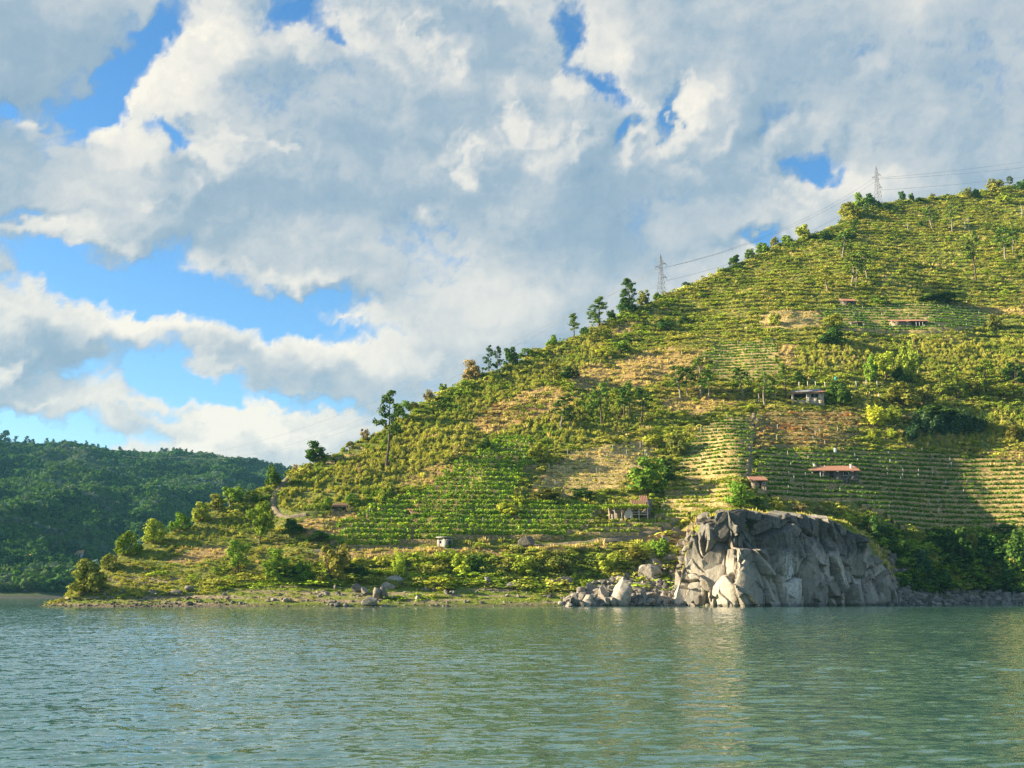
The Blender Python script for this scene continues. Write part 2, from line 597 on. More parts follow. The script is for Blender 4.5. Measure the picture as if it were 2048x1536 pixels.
# the hill's sheet
UU = np.linspace(u_of(-120), u_of(2330), 760)
SS = np.concatenate([np.linspace(-9, 0, 10)[:-1], np.linspace(0, 36, 100)[:-1], np.linspace(36, 110, 110)[:-1], np.linspace(110, 440, 250)])
yy = shore_y(UU)
yyb = ys_broad(UU)
Yg = np.where(SS[:, None] < 36, yy[None, :] + SS[:, None], 0)
tt = np.clip((SS[:, None] - 36) / (440 - 36), 0, 1)
Yg = np.where(SS[:, None] < 36, Yg, (yy[None, :] + 36) * (1 - tt) + (yyb[None, :] + 460) * tt)
Xg = Yg * UU[None, :]
Zg = height(Xg.ravel(), Yg.ravel()).reshape(Xg.shape)
pxg, pyg = project(Xg, Yg, Zg)
dry, red = zone_values(pxg.ravel(), pyg.ravel(), Xg.ravel(), Yg.ravel())
dsh = (Yg - yy[None, :]).ravel()

m, t, out = material('hillside_ground')
gp = t.node('ShaderNodeNewGeometry').outputs['Position']
a_dry = gattr(t, 'dry').outputs['Fac']
a_red = gattr(t, 'red').outputs['Fac']
a_sh = gattr(t, 'shore').outputs['Fac']
nA = t.noise(gp, 0.09, 5, 0.6).outputs[0]
nB = t.noise(gp, 0.9, 5, 0.6).outputs[0]
nC = t.noise(gp, 4.0, 3, 0.6).outputs[0]
green = t.ramp(nB, [(0.25, (0.075, 0.10, 0.016)), (0.5, (0.16, 0.175, 0.032)), (0.75, (0.29, 0.27, 0.07))])
straw = t.ramp(nB, [(0.25, (0.18, 0.115, 0.045)), (0.5, (0.34, 0.225, 0.085)), (0.75, (0.46, 0.33, 0.14))])
rust = t.ramp(nB, [(0.25, (0.07, 0.035, 0.018)), (0.5, (0.16, 0.085, 0.04)), (0.75, (0.26, 0.17, 0.07))])
c = t.mix(t.smooth(t.math('ADD', t.math('MULTIPLY', t.math('SUBTRACT', nA, 0.5), 1.2), a_dry), 0.25, 0.7), green, straw)
c = t.mix(t.smooth(a_red, 0.2, 0.8), c, rust)
# beach: pale mud with strips of young grass that follow old water lines
gx, gy, gz = t.sep(gp)
band = t.noise(t.comb(t.math('MULTIPLY', gx, 0.05), t.math('MULTIPLY', gy, 0.2), t.math('MULTIPLY', gz, 1.3)), 1.0, 4, 0.6).outputs[0]
mud = t.ramp(nB, [(0.2, (0.17, 0.125, 0.075)), (0.55, (0.33, 0.25, 0.145)), (0.85, (0.45, 0.36, 0.23))])
sprout = t.ramp(nC, [(0.25, (0.10, 0.14, 0.015)), (0.75, (0.24, 0.27, 0.03))])
bch = t.mix(t.smooth(t.math('MULTIPLY_ADD', nB, 0.25, band), 0.52, 0.66), mud, sprout)
wet = t.smooth(t.math('MULTIPLY_ADD', t.math('SUBTRACT', nB, 0.5), 0.8, gz), 0.1, 0.95)
bch = t.mix(wet, t.mix(0.55, bch, (0.05, 0.045, 0.035)), bch)
edge = t.math('MULTIPLY_ADD', t.math('SUBTRACT', nB, 0.5), 8.0, a_sh)
c = t.mix(t.smooth(edge, 12.5, 16.0), bch, c)
bp = t.math('MULTIPLY_ADD', nC, 0.4, nB)
principled(t, out, c, 0.9, 0.15, bp, 0.6, 0.8)
me = mesh_np('hillside', np.stack([Xg, Yg, Zg], -1).reshape(-1, 3), grid_faces(len(SS), len(UU)), [m], True)
attr(me, 'dry', 'FLOAT', dry)
attr(me, 'red', 'FLOAT', red)
attr(me, 'shore', 'FLOAT', dsh)
tag(obj('hillside', me), 'steep terraced hillside rising from the river bank', kind='structure')

# ------------------------------------------------------------------ river
m, t, out = material('river_water')
gp = t.node('ShaderNodeNewGeometry').outputs['Position']
gx, gy, gz = t.sep(gp)
# ripples: the surface normal leans with two sizes of wavelets on top of the modelled waves, longer across the wind than along it
v1 = t.comb(t.math('MULTIPLY', gx, 0.45), gy, 0.0)
nrm = None
for sc_, am_, dt_ in ((2.6, 0.25, 2), (8.0, 0.42, 2)):
    nz = t.noise(v1, sc_, dt_, 0.55, 0.3, dim='2D').outputs['Color']
    dv = t.vmath('MULTIPLY', t.vmath('SUBTRACT', nz, (0.5, 0.5, 0.5)), (am_ * 0.55, am_, 0.0))
    nrm = dv if nrm is None else t.vmath('ADD', nrm, dv)
# cat's paws: calmer and rougher patches
gust = t.smooth(t.noise(t.comb(t.math('MULTIPLY', gx, 0.02), t.math('MULTIPLY', gy, 0.035), 0.0), 1.0, 3, 0.5, dim='2D').outputs[0], 0.3, 0.7, 0.75, 1.15)
geo = t.node('ShaderNodeNewGeometry').outputs['Normal']
nrm = t.vmath('NORMALIZE', t.vmath('ADD', t.vmath('SCALE', nrm, gust), geo))
b = principled(t, out, (0.052, 0.125, 0.105), 0.05, 0.7)
t.l.new(nrm, b.inputs['Normal'])
b.inputs['IOR'].default_value = 1.45
wy = [4.0, 7.0, 10.0, 12.0]
while wy[-1] < 300:
    wy.append(wy[-1] + min(max(0.085, wy[-1] * 0.0026), 0.5))
wy = np.concatenate([wy, np.geomspace(310, 2600, 16)])
wu = np.concatenate([[-0.95, -0.75, -0.6], np.linspace(-0.5, 0.5, 460), [0.6, 0.75, 0.95]])
Y, U = np.meshgrid(wy, wu, indexing='ij')
X = U * Y


def waves(x, y):
    """short wind chop: crests lie across the view, sharper than the troughs"""
    xa, ya = x * 0.95 + y * 0.18, y - 0.16 * x
    h = 0.0
    for i, (lam, amp) in enumerate(((6.5, 0.022), (1.6, 0.036), (0.72, 0.042), (0.36, 0.026))):
        n = perlin(xa / lam * 0.42 + 0.5 * perlin(xa / lam / 3, ya / lam / 3, 910 + i), ya / lam, 900 + i)
        h = h + amp * (0.55 * n + 0.9 * (0.35 - np.abs(n)))
    g = 0.75 + 0.5 * sstep(fbm(x / 60, y / 30, 2, 0.5, 920), -0.3, 0.4)
    return h * g


Zw_ = waves(X.ravel(), Y.ravel()).reshape(X.shape) * (1 - sstep(Y, 190, 225))
Zw_[(np.abs(U) > 0.55)] = 0
wv = np.stack([X, Y, Zw_], -1).reshape(-1, 3)
tag(obj('river', mesh_np('river', wv, grid_faces(len(wy), len(wu)), [m], True)), 'wide green river with wind ripples', kind='structure')
print('river quads', len(wy) * len(wu))

# ------------------------------------------------------------------ far hill across the bend of the river
FSIL = [(-500, 850), (-200, 868), (0, 893), (100, 898), (200, 906), (300, 914), (400, 920), (470, 926), (560, 944), (640, 962), (760, 1000), (900, 1060), (1100, 1150)]
_fu, _fv = px_uv([p[0] for p in FSIL], [p[1] for p in FSIL])


def far_height(x, y):
    u = x / y
    ys = 640 + 60 * fbm(u * 9, y * 0 + 2.0, 2, 0.5, 151) + 380 * np.clip(u + 0.30, -0.3, 0.6)
    yc = 1750 + 500 * np.clip(u + 0.2, -0.5, 0.8)
    v = np.interp(u, _fu, _fv)
    zc = CAMH + v * yc
    tt = np.clip((y - ys) / (yc - ys), -0.2, 1)
    prof = np.where(tt > 0, tt ** 1.12, tt * 0.3)
    z = zc * prof
    amp = sstep(tt, 0.0, 0.25) * (1 - sstep(tt, 0.82, 1.0))
    # gullies and spurs running down to the water
    rid = fbm(x / 210 + 0.2 * fbm(y / 260, x / 400, 2, 0.5, 155), y / 520, 3, 0.5, 153, True)
    z = z + amp * (34 * (rid - 0.25) + 10 * fbm(x / 60, y / 60, 3, 0.5, 157))
    # a low spur in front, on the left
    sp = np.exp(-((u + 0.49) / 0.10) ** 2) * np.exp(-((y - 830) / 120) ** 2)
    z = z + 22 * sp
    z = np.where(y > yc, zc - 0.3 * (y - yc), z)
    return z


FU = np.linspace(u_of(-480), u_of(1000), 170)
FYs = np.concatenate([np.linspace(560, 1100, 90)[:-1], np.linspace(1100, 2350, 90)])
Y, U = np.meshgrid(FYs, FU, indexing='ij')
X = U * Y
Z = far_height(X.ravel(), Y.ravel()).reshape(X.shape)
m, t, out = material('far_hill_ground')
gp = t.node('ShaderNodeNewGeometry').outputs['Position']
nB = t.noise(gp, 0.03, 5, 0.6).outputs[0]
c = t.ramp(nB, [(0.3, (0.03, 0.05, 0.015)), (0.6, (0.07, 0.095, 0.03)), (0.8, (0.16, 0.12, 0.06))])
gz = t.sep(gp)[2]
c = t.mix(t.smooth(gz, 0.8, 2.2), (0.06, 0.06, 0.05), c)
principled(t, out, c, 0.95, 0.1)
tag(obj('far_hill', mesh_np('far_hill', np.stack([X, Y, Z], -1).reshape(-1, 3), grid_faces(len(FYs), len(FU)), [m], True)),
    'hazy wooded hill across the river bend', kind='structure')

# ------------------------------------------------------------------ plants: leaf materials and prototypes
def leaf_material(name, source, trans=0.22, gain=1.9):
    m, t, out = material(name)
    if source == 'instance':
        base = gattr(t, 'tint', 'INSTANCER').outputs['Color']
    elif source == 'object':
        base = t.node('ShaderNodeObjectInfo').outputs['Color']
    else:
        base = gattr(t, 'tint').outputs['Color']
    var = gattr(t, 'var').outputs['Fac']
    k = t.math('MULTIPLY_ADD', var, 0.36 * gain, 0.82 * gain)
    c = t.vmath('SCALE', base, k)
    df = t.node('ShaderNodeBsdfDiffuse')
    tl = t.node('ShaderNodeBsdfTranslucent')
    t.l.new(c, df.inputs[0])
    t.l.new(t.vmath('MULTIPLY', c, (1.15, 1.1, 0.5)), tl.inputs[0])
    mx = t.node('ShaderNodeMixShader')
    mx.inputs[0].default_value = trans
    t.l.new(df.outputs[0], mx.inputs[1])
    t.l.new(tl.outputs[0], mx.inputs[2])
    t.l.new(mx.outputs[0], out.inputs[0])
    return m


LEAF_I = leaf_material('scrub_leaf', 'instance')
LEAF_O = leaf_material('tree_leaf', 'object')
LEAF_V = leaf_material('vine_leaf', 'vertex')


def bark_material(name, c0, c1):
    m, t, out = material(name)
    gp = t.node('ShaderNodeTexCoord').outputs['Object']
    n = t.noise(t.vmath('MULTIPLY', gp, (9, 9, 2.5)), 3.0, 4, 0.6).outputs[0]
    principled(t, out, t.ramp(n, [(0.3, c0), (0.7, c1)]), 0.9, 0.1, n, 0.05, 0.6)
    return m


BARK = bark_material('bark', (0.055, 0.04, 0.028), (0.15, 0.115, 0.085))
BARK_PALE = bark_material('dead_wood', (0.30, 0.27, 0.22), (0.55, 0.50, 0.42))


def unit(v):
    return v / np.maximum(np.linalg.norm(v, axis=-1, keepdims=True), 1e-9)


def leaf_quads(C, N, size, aspect, rng, jitter=0.5):
    """one small quad per centre C facing roughly along N"""
    n = len(C)
    N = unit(N + jitter * rng.normal(size=(n, 3)))
    T = unit(np.cross(N, rng.normal(size=(n, 3))))
    B = np.cross(N, T)
    s = (size * (0.7 + 0.6 * rng.random(n)))[:, None]
    a, b = T * s, B * s * aspect
    V = np.stack([C - a - b * 0.6, C + a - b, C + a * 0.8 + b, C - a + b * 0.9], 1).reshape(-1, 3)
    Fc = np.arange(4 * n).reshape(n, 4)
    return V, Fc


def blades(P0, P1, width, rng):
    """one narrow upright blade per pair of points"""
    n = len(P0)
    d = P1 - P0
    side = unit(np.cross(d, rng.normal(size=(n, 3)))) * width
    V = np.stack([P0 - side * 0.5, P0 + side * 0.5, P0 + 0.6 * d + side, P1, P0 + 0.6 * d - side], 1).reshape(-1, 3)
    return V, np.arange(5 * n).reshape(n, 5)


def tube(pts, radii, k=6):
    """tapered tube along a polyline"""
    pts = np.asarray(pts, float)
    V, Fc = [], []
    n = len(pts)
    for i in range(n):
        d = pts[min(i + 1, n - 1)] - pts[max(i - 1, 0)]
        d = d / (np.linalg.norm(d) + 1e-9)
        r = np.array([1.0, 0, 0]) if abs(d[0]) < 0.8 else np.array([0, 1.0, 0])
        a = np.cross(d, r)
        a /= np.linalg.norm(a)
        b = np.cross(d, a)
        for j in range(k):
            th = 2 * math.pi * j / k
            V.append(pts[i] + radii[i] * (math.cos(th) * a + math.sin(th) * b))
    for i in range(n - 1):
        for j in range(k):
            j2 = (j + 1) % k
            Fc.append((i * k + j, i * k + j2, (i + 1) * k + j2, (i + 1) * k + j))
    return np.array(V), np.array(Fc)


def join(parts):
    V, Fs, o = [], {}, 0
    for v, f in parts:
        V.append(v)
        Fs.setdefault(f.shape[1], []).append(f + o)
        o += len(v)
    return np.concatenate(V), [np.concatenate(x) for x in Fs.values()]


def leaf_mesh(name, V, Fs, mat, per=4, rng=RNG):
    me = mesh_np(name, V, Fs, [mat])
    var = np.repeat(rng.random((len(V) + per - 1) // per), per)[:len(V)]
    attr(me, 'var', 'FLOAT', var)
    return me


def proto(name, me):
    o = bpy.data.objects.new(name, me)        # not linked to the scene: only drawn through the scatter objects
    return o


def make_broom(rng, n=60, spread=0.42):
    a = rng.random(n) * 2 * math.pi
    r = np.sqrt(rng.random(n)) * spread
    h = (1 - 0.55 * (r / spread) ** 2) * (0.75 + 0.35 * rng.random(n))
    top = np.stack([r * np.cos(a), r * np.sin(a), h], -1)
    base = top * np.array([0.35, 0.35, 0.0])
    base[:, 2] = h * 0.05 * rng.random(n)
    v, f = blades(base, top, 0.035, rng)
    C = base + (top - base) * (0.45 + 0.55 * rng.random(n))[:, None]
    C = np.concatenate([C, base + (top - base) * (0.3 + 0.6 * rng.random(n))[:, None]])
    v2, f2 = leaf_quads(C + rng.normal(size=C.shape) * 0.04, np.tile([0, -0.2, 0.5], (len(C), 1)) + (C - [0, 0, 0.4]), 0.075, 0.45, rng, 0.7)
    return join([(v, f), (v2, f2)])


def make_mound(rng, n=150, flat=0.75, lobes=6):
    L = rng.normal(size=(lobes, 3)) * [0.26, 0.26, 0.10] + [0, 0, 0.34 * flat]
    k = rng.integers(0, lobes, n)
    d = unit(rng.normal(size=(n, 3)))
    d[:, 2] = np.abs(d[:, 2]) * 1.1 - 0.25
    C = L[k] + d * (0.17 + 0.12 * rng.random(lobes)[k])[:, None] * [1, 1, flat]
    C[:, 2] = np.maximum(C[:, 2], 0.02)
    return join([leaf_quads(C, d, 0.062, 0.7, rng, 0.5)])


def make_tuft(rng, n=26):
    a = rng.random(n) * 2 * math.pi
    r = np.sqrt(rng.random(n)) * 0.45
    top = np.stack([r * np.cos(a), r * np.sin(a), 0.35 + 0.5 * rng.random(n)], -1)
    base = top * np.array([0.5, 0.5, 0.0])
    return join([blades(base, top, 0.05, rng)])


def make_bramble(rng, n=130):
    C = rng.normal(size=(n, 3)) * [0.30, 0.30, 0.0]
    r = np.hypot(C[:, 0], C[:, 1])
    C[:, 2] = 0.42 * np.exp(-(r / 0.4) ** 2) * (0.5 + 0.6 * rng.random(n)) + 0.05 * rng.random(n)
    N = np.stack([C[:, 0] * 1.5, C[:, 1] * 1.5, np.full(n, 0.6)], -1)
    return join([leaf_quads(C, N, 0.06, 0.85, rng, 0.55)])


def make_blob_tree(rng, n=170):
    """far tree crown"""
    L = rng.normal(size=(7, 3)) * [0.20, 0.20, 0.17] + [0, 0, 0.58]
    k = rng.integers(0, 7, n)
    d = unit(rng.normal(size=(n, 3)))
    C = L[k] + d * 0.22
    C[:, 2] = np.maximum(C[:, 2], 0.05)
    return join([leaf_quads(C, d, 0.10, 0.8, rng, 0.4)])


def make_cone_tree(rng, n=150):
    h = rng.random(n) ** 0.8
    a = rng.random(n) * 2 * math.pi
    r = (1 - h) * 0.28 * (0.6 + 0.5 * rng.random(n)) + 0.02
    C = np.stack([r * np.cos(a), r * np.sin(a), 0.15 + 0.85 * h], -1)
    N = np.stack([np.cos(a), np.sin(a), np.full(n, 0.5)], -1)
    return join([leaf_quads(C, N, 0.075, 0.6, rng, 0.4)])


def proto_set(name, fn, count, seed, per=4):
    col = bpy.data.collections.new(name)
    for i in range(count):
        rng = np.random.default_rng(seed + i)
        V, Fs = fn(rng)
        col.objects.link(proto('%s_%02d' % (name, i), leaf_mesh(name, V, Fs, LEAF_I, per, rng)))
    return col


KINDS_I = {
    'broom': proto_set('broom_plant', make_broom, 5, 100, 5), 'mound': proto_set('mound_plant', make_mound, 6, 200), 'tuft': proto_set('tuft_plant', make_tuft, 4, 300, 5),
    'bramble': proto_set('bramble_plant', make_bramble, 4, 400), 'blob': proto_set('far_crown', make_blob_tree, 5, 500), 'cone': proto_set('far_conifer', make_cone_tree, 3, 600),
}


def scatter_group(name, coll):
    ng = bpy.data.node_groups.new(name, 'GeometryNodeTree')
    ng.interface.new_socket('Geometry', in_out='INPUT', socket_type='NodeSocketGeometry')
    ng.interface.new_socket('Geometry', in_out='OUTPUT', socket_type='NodeSocketGeometry')
    gi, go = ng.nodes.new('NodeGroupInput'), ng.nodes.new('NodeGroupOutput')
    ip = ng.nodes.new('GeometryNodeInstanceOnPoints')
    ci = ng.nodes.new('GeometryNodeCollectionInfo')
    ci.inputs['Collection'].default_value = coll
    ci.inputs['Separate Children'].default_value = True
    ci.inputs['Reset Children'].default_value = True

    def na(nm, typ):
        n = ng.nodes.new('GeometryNodeInputNamedAttribute')
        n.data_type = typ
        n.inputs['Name'].default_value = nm
        return n.outputs[0]
    L = ng.links.new
    L(gi.outputs[0], ip.inputs['Points'])
    L(ci.outputs[0], ip.inputs['Instance'])
    ip.inputs['Pick Instance'].default_value = True
    L(na('pick', 'INT'), ip.inputs['Instance Index'])
    L(na('turn', 'FLOAT_VECTOR'), ip.inputs['Rotation'])
    L(na('size', 'FLOAT_VECTOR'), ip.inputs['Scale'])
    L(ip.outputs[0], go.inputs[0])
    return ng


def scatter(name, coll, P, size, tint, label, turn=None, kind='stuff', rng=RNG):
    n = len(P)
    me = bpy.data.meshes.new(name)
    me.vertices.add(n)
    me.vertices.foreach_set('co', np.ascontiguousarray(P, np.float32).ravel())
    if turn is None:
        turn = np.stack([rng.normal(size=n) * 0.08, rng.normal(size=n) * 0.08, rng.random(n) * 6.28], -1)
    attr(me, 'turn', 'FLOAT_VECTOR', turn)
    attr(me, 'size', 'FLOAT_VECTOR', size)
    attr(me, 'pick', 'INT', rng.integers(0, len(coll.objects), n))
    attr(me, 'tint', 'FLOAT_COLOR', np.concatenate([tint, np.ones((n, 1))], 1))
    o = obj(name, me)
    md = o.modifiers.new('scatter', 'NODES')
    md.node_group = scatter_group(name + '_scatter', coll)
    return tag(o, label, kind=kind)


# ------------------------------------------------------------------ vineyard plots (outlines on the slope)
PLOTS = [
    dict(name='lower_left', poly=[(650, 1092), (690, 1050), (760, 1012), (860, 982), (925, 925), (1000, 880), (1062, 878), (1085, 915), (1040, 965), (1030, 1005), (1100, 1010), (1205, 1020), (1160, 1068), (1080, 1085), (920, 1082), (860, 1094), (720, 1098)],
         dz=1.35, leaf=(0.125, 0.200, 0.018), fill=1.0, vh=1.2, label='large bright green vineyard with the small concrete hut on its lower edge', stone=0.38),
    dict(name='straw', poly=[(1060, 1000), (1082, 955), (1140, 905), (1230, 888), (1322, 880), (1290, 930), (1250, 972), (1150, 992)],
         dz=1.25, leaf=(0.17, 0.19, 0.035), fill=0.22, vh=0.5, label='straw coloured terraces with sparse vines, left of the big dark bush', stone=0.62),
    dict(name='narrow', poly=[(1352, 966), (1372, 910), (1402, 852), (1500, 826), (1506, 860), (1494, 952)],
         dz=1.3, leaf=(0.075, 0.130, 0.018), fill=0.8, vh=0.66, label='narrow dark green vineyard climbing left of the upright stone path', stone=0.50),
    dict(name='middle', poly=[(1414, 712), (1440, 692), (1552, 684), (1562, 742), (1510, 766), (1428, 756)],
         dz=1.45, leaf=(0.100, 0.170, 0.022), fill=0.95, vh=0.75, label='small green vineyard high on the slope below a pale wall line', stone=0.50),
    dict(name='upper', poly=[(1640, 622), (1760, 612), (1930, 610), (1980, 632), (1980, 655), (1800, 672), (1690, 664), (1640, 650)],
         dz=1.7, leaf=(0.095, 0.165, 0.022), fill=0.95, vh=0.8, label='green vineyard strips around the upper long hut', stone=0.56),
    dict(name='upper_straw', poly=[(1522, 658), (1528, 628), (1640, 620), (1640, 656)],
         dz=1.9, leaf=(0.16, 0.18, 0.04), fill=0.15, vh=0.46, label='dry straw terraces without leaves, left of the upper vineyard', stone=0.62),
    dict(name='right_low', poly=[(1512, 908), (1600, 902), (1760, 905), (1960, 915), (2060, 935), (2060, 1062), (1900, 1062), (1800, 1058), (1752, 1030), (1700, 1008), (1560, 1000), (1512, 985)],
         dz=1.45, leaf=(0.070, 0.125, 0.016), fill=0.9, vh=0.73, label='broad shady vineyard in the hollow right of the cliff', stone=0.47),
    dict(name='rust', poly=[(1516, 900), (1516, 828), (1720, 828), (1716, 852), (1702, 898)],
         dz=1.6, leaf=(0.15, 0.13, 0.04), fill=0.55, vh=0.6, label='abandoned rust brown terraces below the hut with the grey roof', stone=0.38),
    dict(name='lower_mid', poly=[(1165, 1068), (1215, 1042), (1320, 1045), (1325, 985), (1400, 968), (1482, 972), (1470, 1008), (1400, 1020), (1360, 1042), (1300, 1066), (1200, 1082)],
         dz=1.3, leaf=(0.16, 0.205, 0.025), fill=0.8, vh=0.73, label='yellowish vineyard around the ruined farmhouse', stone=0.50),
    dict(name='skyline', poly=[(640, 930), (680, 905), (735, 880), (745, 890), (700, 920), (655, 936)],
         dz=1.3, leaf=(0.14, 0.20, 0.025), fill=0.8, vh=0.59, label='tiny bright green vineyard strip just below the skyline, left of the tall pine', stone=0.38),
]
PLOT_POLYS = [p['poly'] for p in PLOTS]

BROOM_Z = [[(300, 1120), (440, 1030), (560, 970), (620, 940), (830, 815), (1000, 740), (1180, 668), (1190, 730), (1120, 765), (1010, 820), (930, 900), (880, 940), (760, 1000), (690, 1015), (600, 1030), (480, 1060)],
           [(1010, 880), (1100, 800), (1230, 800), (1280, 850), (1180, 880), (1100, 905)],
           [(1600, 745), (1610, 690), (1760, 690), (2060, 680), (2060, 770), (1900, 740), (1720, 745)], [(1800, 895), (1830, 820), (2060, 820), (2060, 880)]]

# ------------------------------------------------------------------ scrub on the hillside
NC = 430000
cu = RNG.uniform(u_of(40), u_of(2250), NC)
yc_, zc_ = crest(cu)
ys_ = shore_y(cu)
# uniform on the ground plan: weight by depth
cy = np.sqrt(RNG.uniform(215.0 ** 2, 690.0 ** 2, NC))
keep = (cy > ys_ + 1.5) & (cy < yc_ + 6)
cu, cy, yc_, ys_ = cu[keep], cy[keep], yc_[keep], ys_[keep]
cx = cu * cy
cz = height(cx, cy)
ok = cz > 0.3
cu, cx, cy, cz, yc_, ys_ = (a[ok] for a in (cu, cx, cy, cz, yc_, ys_))
cpx, cpy = project(cx, cy, cz)
dsh_ = cy - ys_
cdry, cred = zone_values(cpx, cpy, cx, cy)
inplot = np.zeros(len(cx), bool)
for p in PLOT_POLYS:
    inplot |= inpoly(cpx, cpy, p)
inbroom = np.zeros(len(cx), bool)
jx = cpx + 22 * fbm(cx / 9, cy / 9, 3, 0.5, 141)
jy = cpy + 16 * fbm(cx / 9 + 5, cy / 9, 3, 0.5, 143)
for p in BROOM_Z:
    inbroom |= inpoly(jx, jy, p)
TRACKS = [
    ('dirt_track', 1.9, [(572, 958), (560, 974), (550, 990), (546, 1003), (549, 1016), (560, 1031), (580, 1034), (612, 1029)]),
    ('stone_path', 1.6, [(1508, 826), (1504, 870), (1499, 912), (1492, 960)]),
    ('riverside_track', 2.0, [(628, 1101), (720, 1099), (800, 1098), (900, 1097), (1000, 1094), (1100, 1090), (1200, 1081), (1300, 1063), (1345, 1047)]),
]
nearpath = np.zeros(len(cx), bool)
for nm_, wd_, pts_ in TRACKS:
    q = [hit(*p) for p in pts_]
    for a_, b_ in zip(q[:-1], q[1:]):
        ab = np.array([b_.x - a_.x, b_.y - a_.y])
        tt_ = np.clip(((cx - a_.x) * ab[0] + (cy - a_.y) * ab[1]) / (ab @ ab), 0, 1)
        dd_ = np.hypot(cx - a_.x - tt_ * ab[0], (cy - a_.y - tt_ * ab[1]))
        nearpath |= dd_ < wd_ * 0.75
rnd = RNG.random(len(cx))
pn = fbm(cx / 22, cy / 22, 3, 0.5, 161)
pn2 = fbm(cx / 7, cy / 7, 3, 0.55, 163)
pn3 = fbm(cx / 13, cy / 20, 4, 0.55, 165)
tz = cz / 2.8 + 0.6 * fbm(cx / 34, cy / 34, 3, 0.5, 111)
fr = tz - np.floor(tz)
bench = np.exp(-((fr - 0.82) / 0.20) ** 2) + np.exp(-((fr + 0.18) / 0.20) ** 2)      # scrub stands thickest along the old terrace edges
blim = np.interp(cpx, [80, 350, 500, 700, 950, 1100, 1300, 1900], [4.5, 6.5, 10, 13, 12.5, 9.5, 8.5, 7.5]) + 3.0 * pn + 1.5 * pn2
bank = (dsh_ > blim) & (dsh_ < 25.5) & ((cpx > 660) | (cpy > np.interp(cpx, [100, 200, 350, 600, 660], [1190, 1165, 1138, 1128, 1110])))
beach = dsh_ <= blim
oncliff = (cliff_top(cu) > 3) & (dsh_ < 27)
upper = (cpy < 690) & (cpx > 1180)
shady = (cpx > 1760) & (cpy > 1060)


def pal(names, wts, n, jitter=0.12, fld=None):
    tab = {'fresh': (0.135, 0.185, 0.020), 'yellow': (0.255, 0.250, 0.042), 'olive': (0.165, 0.172, 0.033), 'tan': (0.34, 0.265, 0.10), 'rose': (0.23, 0.185, 0.08),
           'dark': (0.040, 0.070, 0.014), 'lime': (0.20, 0.27, 0.022), 'grey': (0.15, 0.165, 0.075), 'rust': (0.24, 0.11, 0.04)}
    if fld is None:
        k = RNG.choice(len(names), n, p=np.array(wts) / sum(wts))
    else:                                   # neighbours share their colour: patches, not speckle
        q = (np.argsort(np.argsort(fld + 0.16 * RNG.normal(size=n))) + 0.5) / n
        k = np.searchsorted(np.cumsum(wts) / sum(wts), q).clip(0, len(names) - 1)
    c = np.array([tab[x] for x in names])[k]
    return c * (1 + jitter * RNG.normal(size=(n, 1))).clip(0.5, 1.6)


hole = 1 - sstep(fbm(cx / 17, cy / 24, 4, 0.6, 167), 0.0, 0.35) * 0.75


def put(name, coll, sel, hmin, hmax, wide, names, wts, label, sink=0.06, mod=None):
    idx = np.nonzero(sel)[0]
    n = len(idx)
    h = RNG.uniform(hmin, hmax, n) * (1 + 0.45 * pn2[idx]).clip(0.5, 1.6) * np.exp(0.28 * RNG.normal(size=n)).clip(0.5, 2.0)
    h = h * np.interp(cpx[idx], [0, 520, 760], [0.55, 0.62, 1.0])
    wv = h * wide * RNG.uniform(0.8, 1.25, n)
    P = np.stack([cx[idx], cy[idx], cz[idx] - sink * h], -1)
    tint = pal(names, wts, n, 0.10, pn3[idx])
    f = (0.5 + pn[idx] * 0.9).clip(0, 1)[:, None]
    if mod is not None:
        tint = tint * (1 - f * mod[0]) + np.array(mod[1]) * f * mod[0]
    return scatter(name, KINDS_I[coll], P, np.stack([wv, wv, h], -1), tint, label)


free = ~inplot & ~beach & ~oncliff & ~nearpath
s1 = free & inbroom & ~bank & (cdry < 0.5) & (rnd < 0.75 * hole)
put('broom_scrub', 'broom', s1, 0.9, 1.6, 0.9, ['fresh', 'olive', 'yellow', 'yellow', 'rose'], [2.0, 2.4, 3, 2.5, 0.5], 'upright feathery broom scrub covering the left flank', mod=(0.40, (0.24, 0.235, 0.05)))
s2 = free & ~inbroom & ~bank & (cdry < 0.5) & (cred < 0.5) & upper & (rnd < (0.02 + 0.85 * bench) * hole)
put('terrace_scrub', 'mound', s2, 0.65, 1.45, 1.9, ['dark', 'fresh', 'lime', 'olive', 'yellow'], [0.5, 3.2, 1.5, 1.8, 3.0], 'low rounded green scrub in bands along overgrown terraces', mod=(0.3, (0.25, 0.24, 0.05)))
s3 = free & ~inbroom & ~bank & ((cdry < 0.5) | (pn2 > 0.30)) & (cred < 0.5) & ~upper & ~shady & (rnd < (0.22 + 0.45 * bench) * hole)
put('slope_scrub', 'mound', s3, 0.65, 1.45, 1.8, ['fresh', 'lime', 'olive', 'yellow', 'tan'], [2.6, 0.9, 2.2, 3.2, 0.5], 'mixed green and straw scrub between the vineyards', mod=(0.30, (0.25, 0.235, 0.05)))
s4 = free & bank & (cdry < 0.5) & ~shady & (rnd < np.where(cpx < 650, 0.38, 0.60))
put('bank_bramble', 'mound', s4, 0.9, 1.9, 1.6, ['dark', 'fresh', 'lime', 'olive', 'yellow'], [0.7, 2.6, 1.6, 1.8, 2.4], 'dense bramble and bush cover on the steep river bank', mod=(0.45, (0.13, 0.125, 0.028)))
s5 = (free | inplot) & ~beach & (cdry >= 0.5) & (rnd < np.where(inplot, 0.35, 0.6))
put('dry_grass', 'tuft', s5, 0.45, 1.0, 1.5, ['tan', 'yellow', 'rose'], [5, 1.2, 1], 'tufts of dry straw grass on open patches')
s6 = (cred >= 0.5) & ~beach & ~nearpath & (rnd < 0.42)
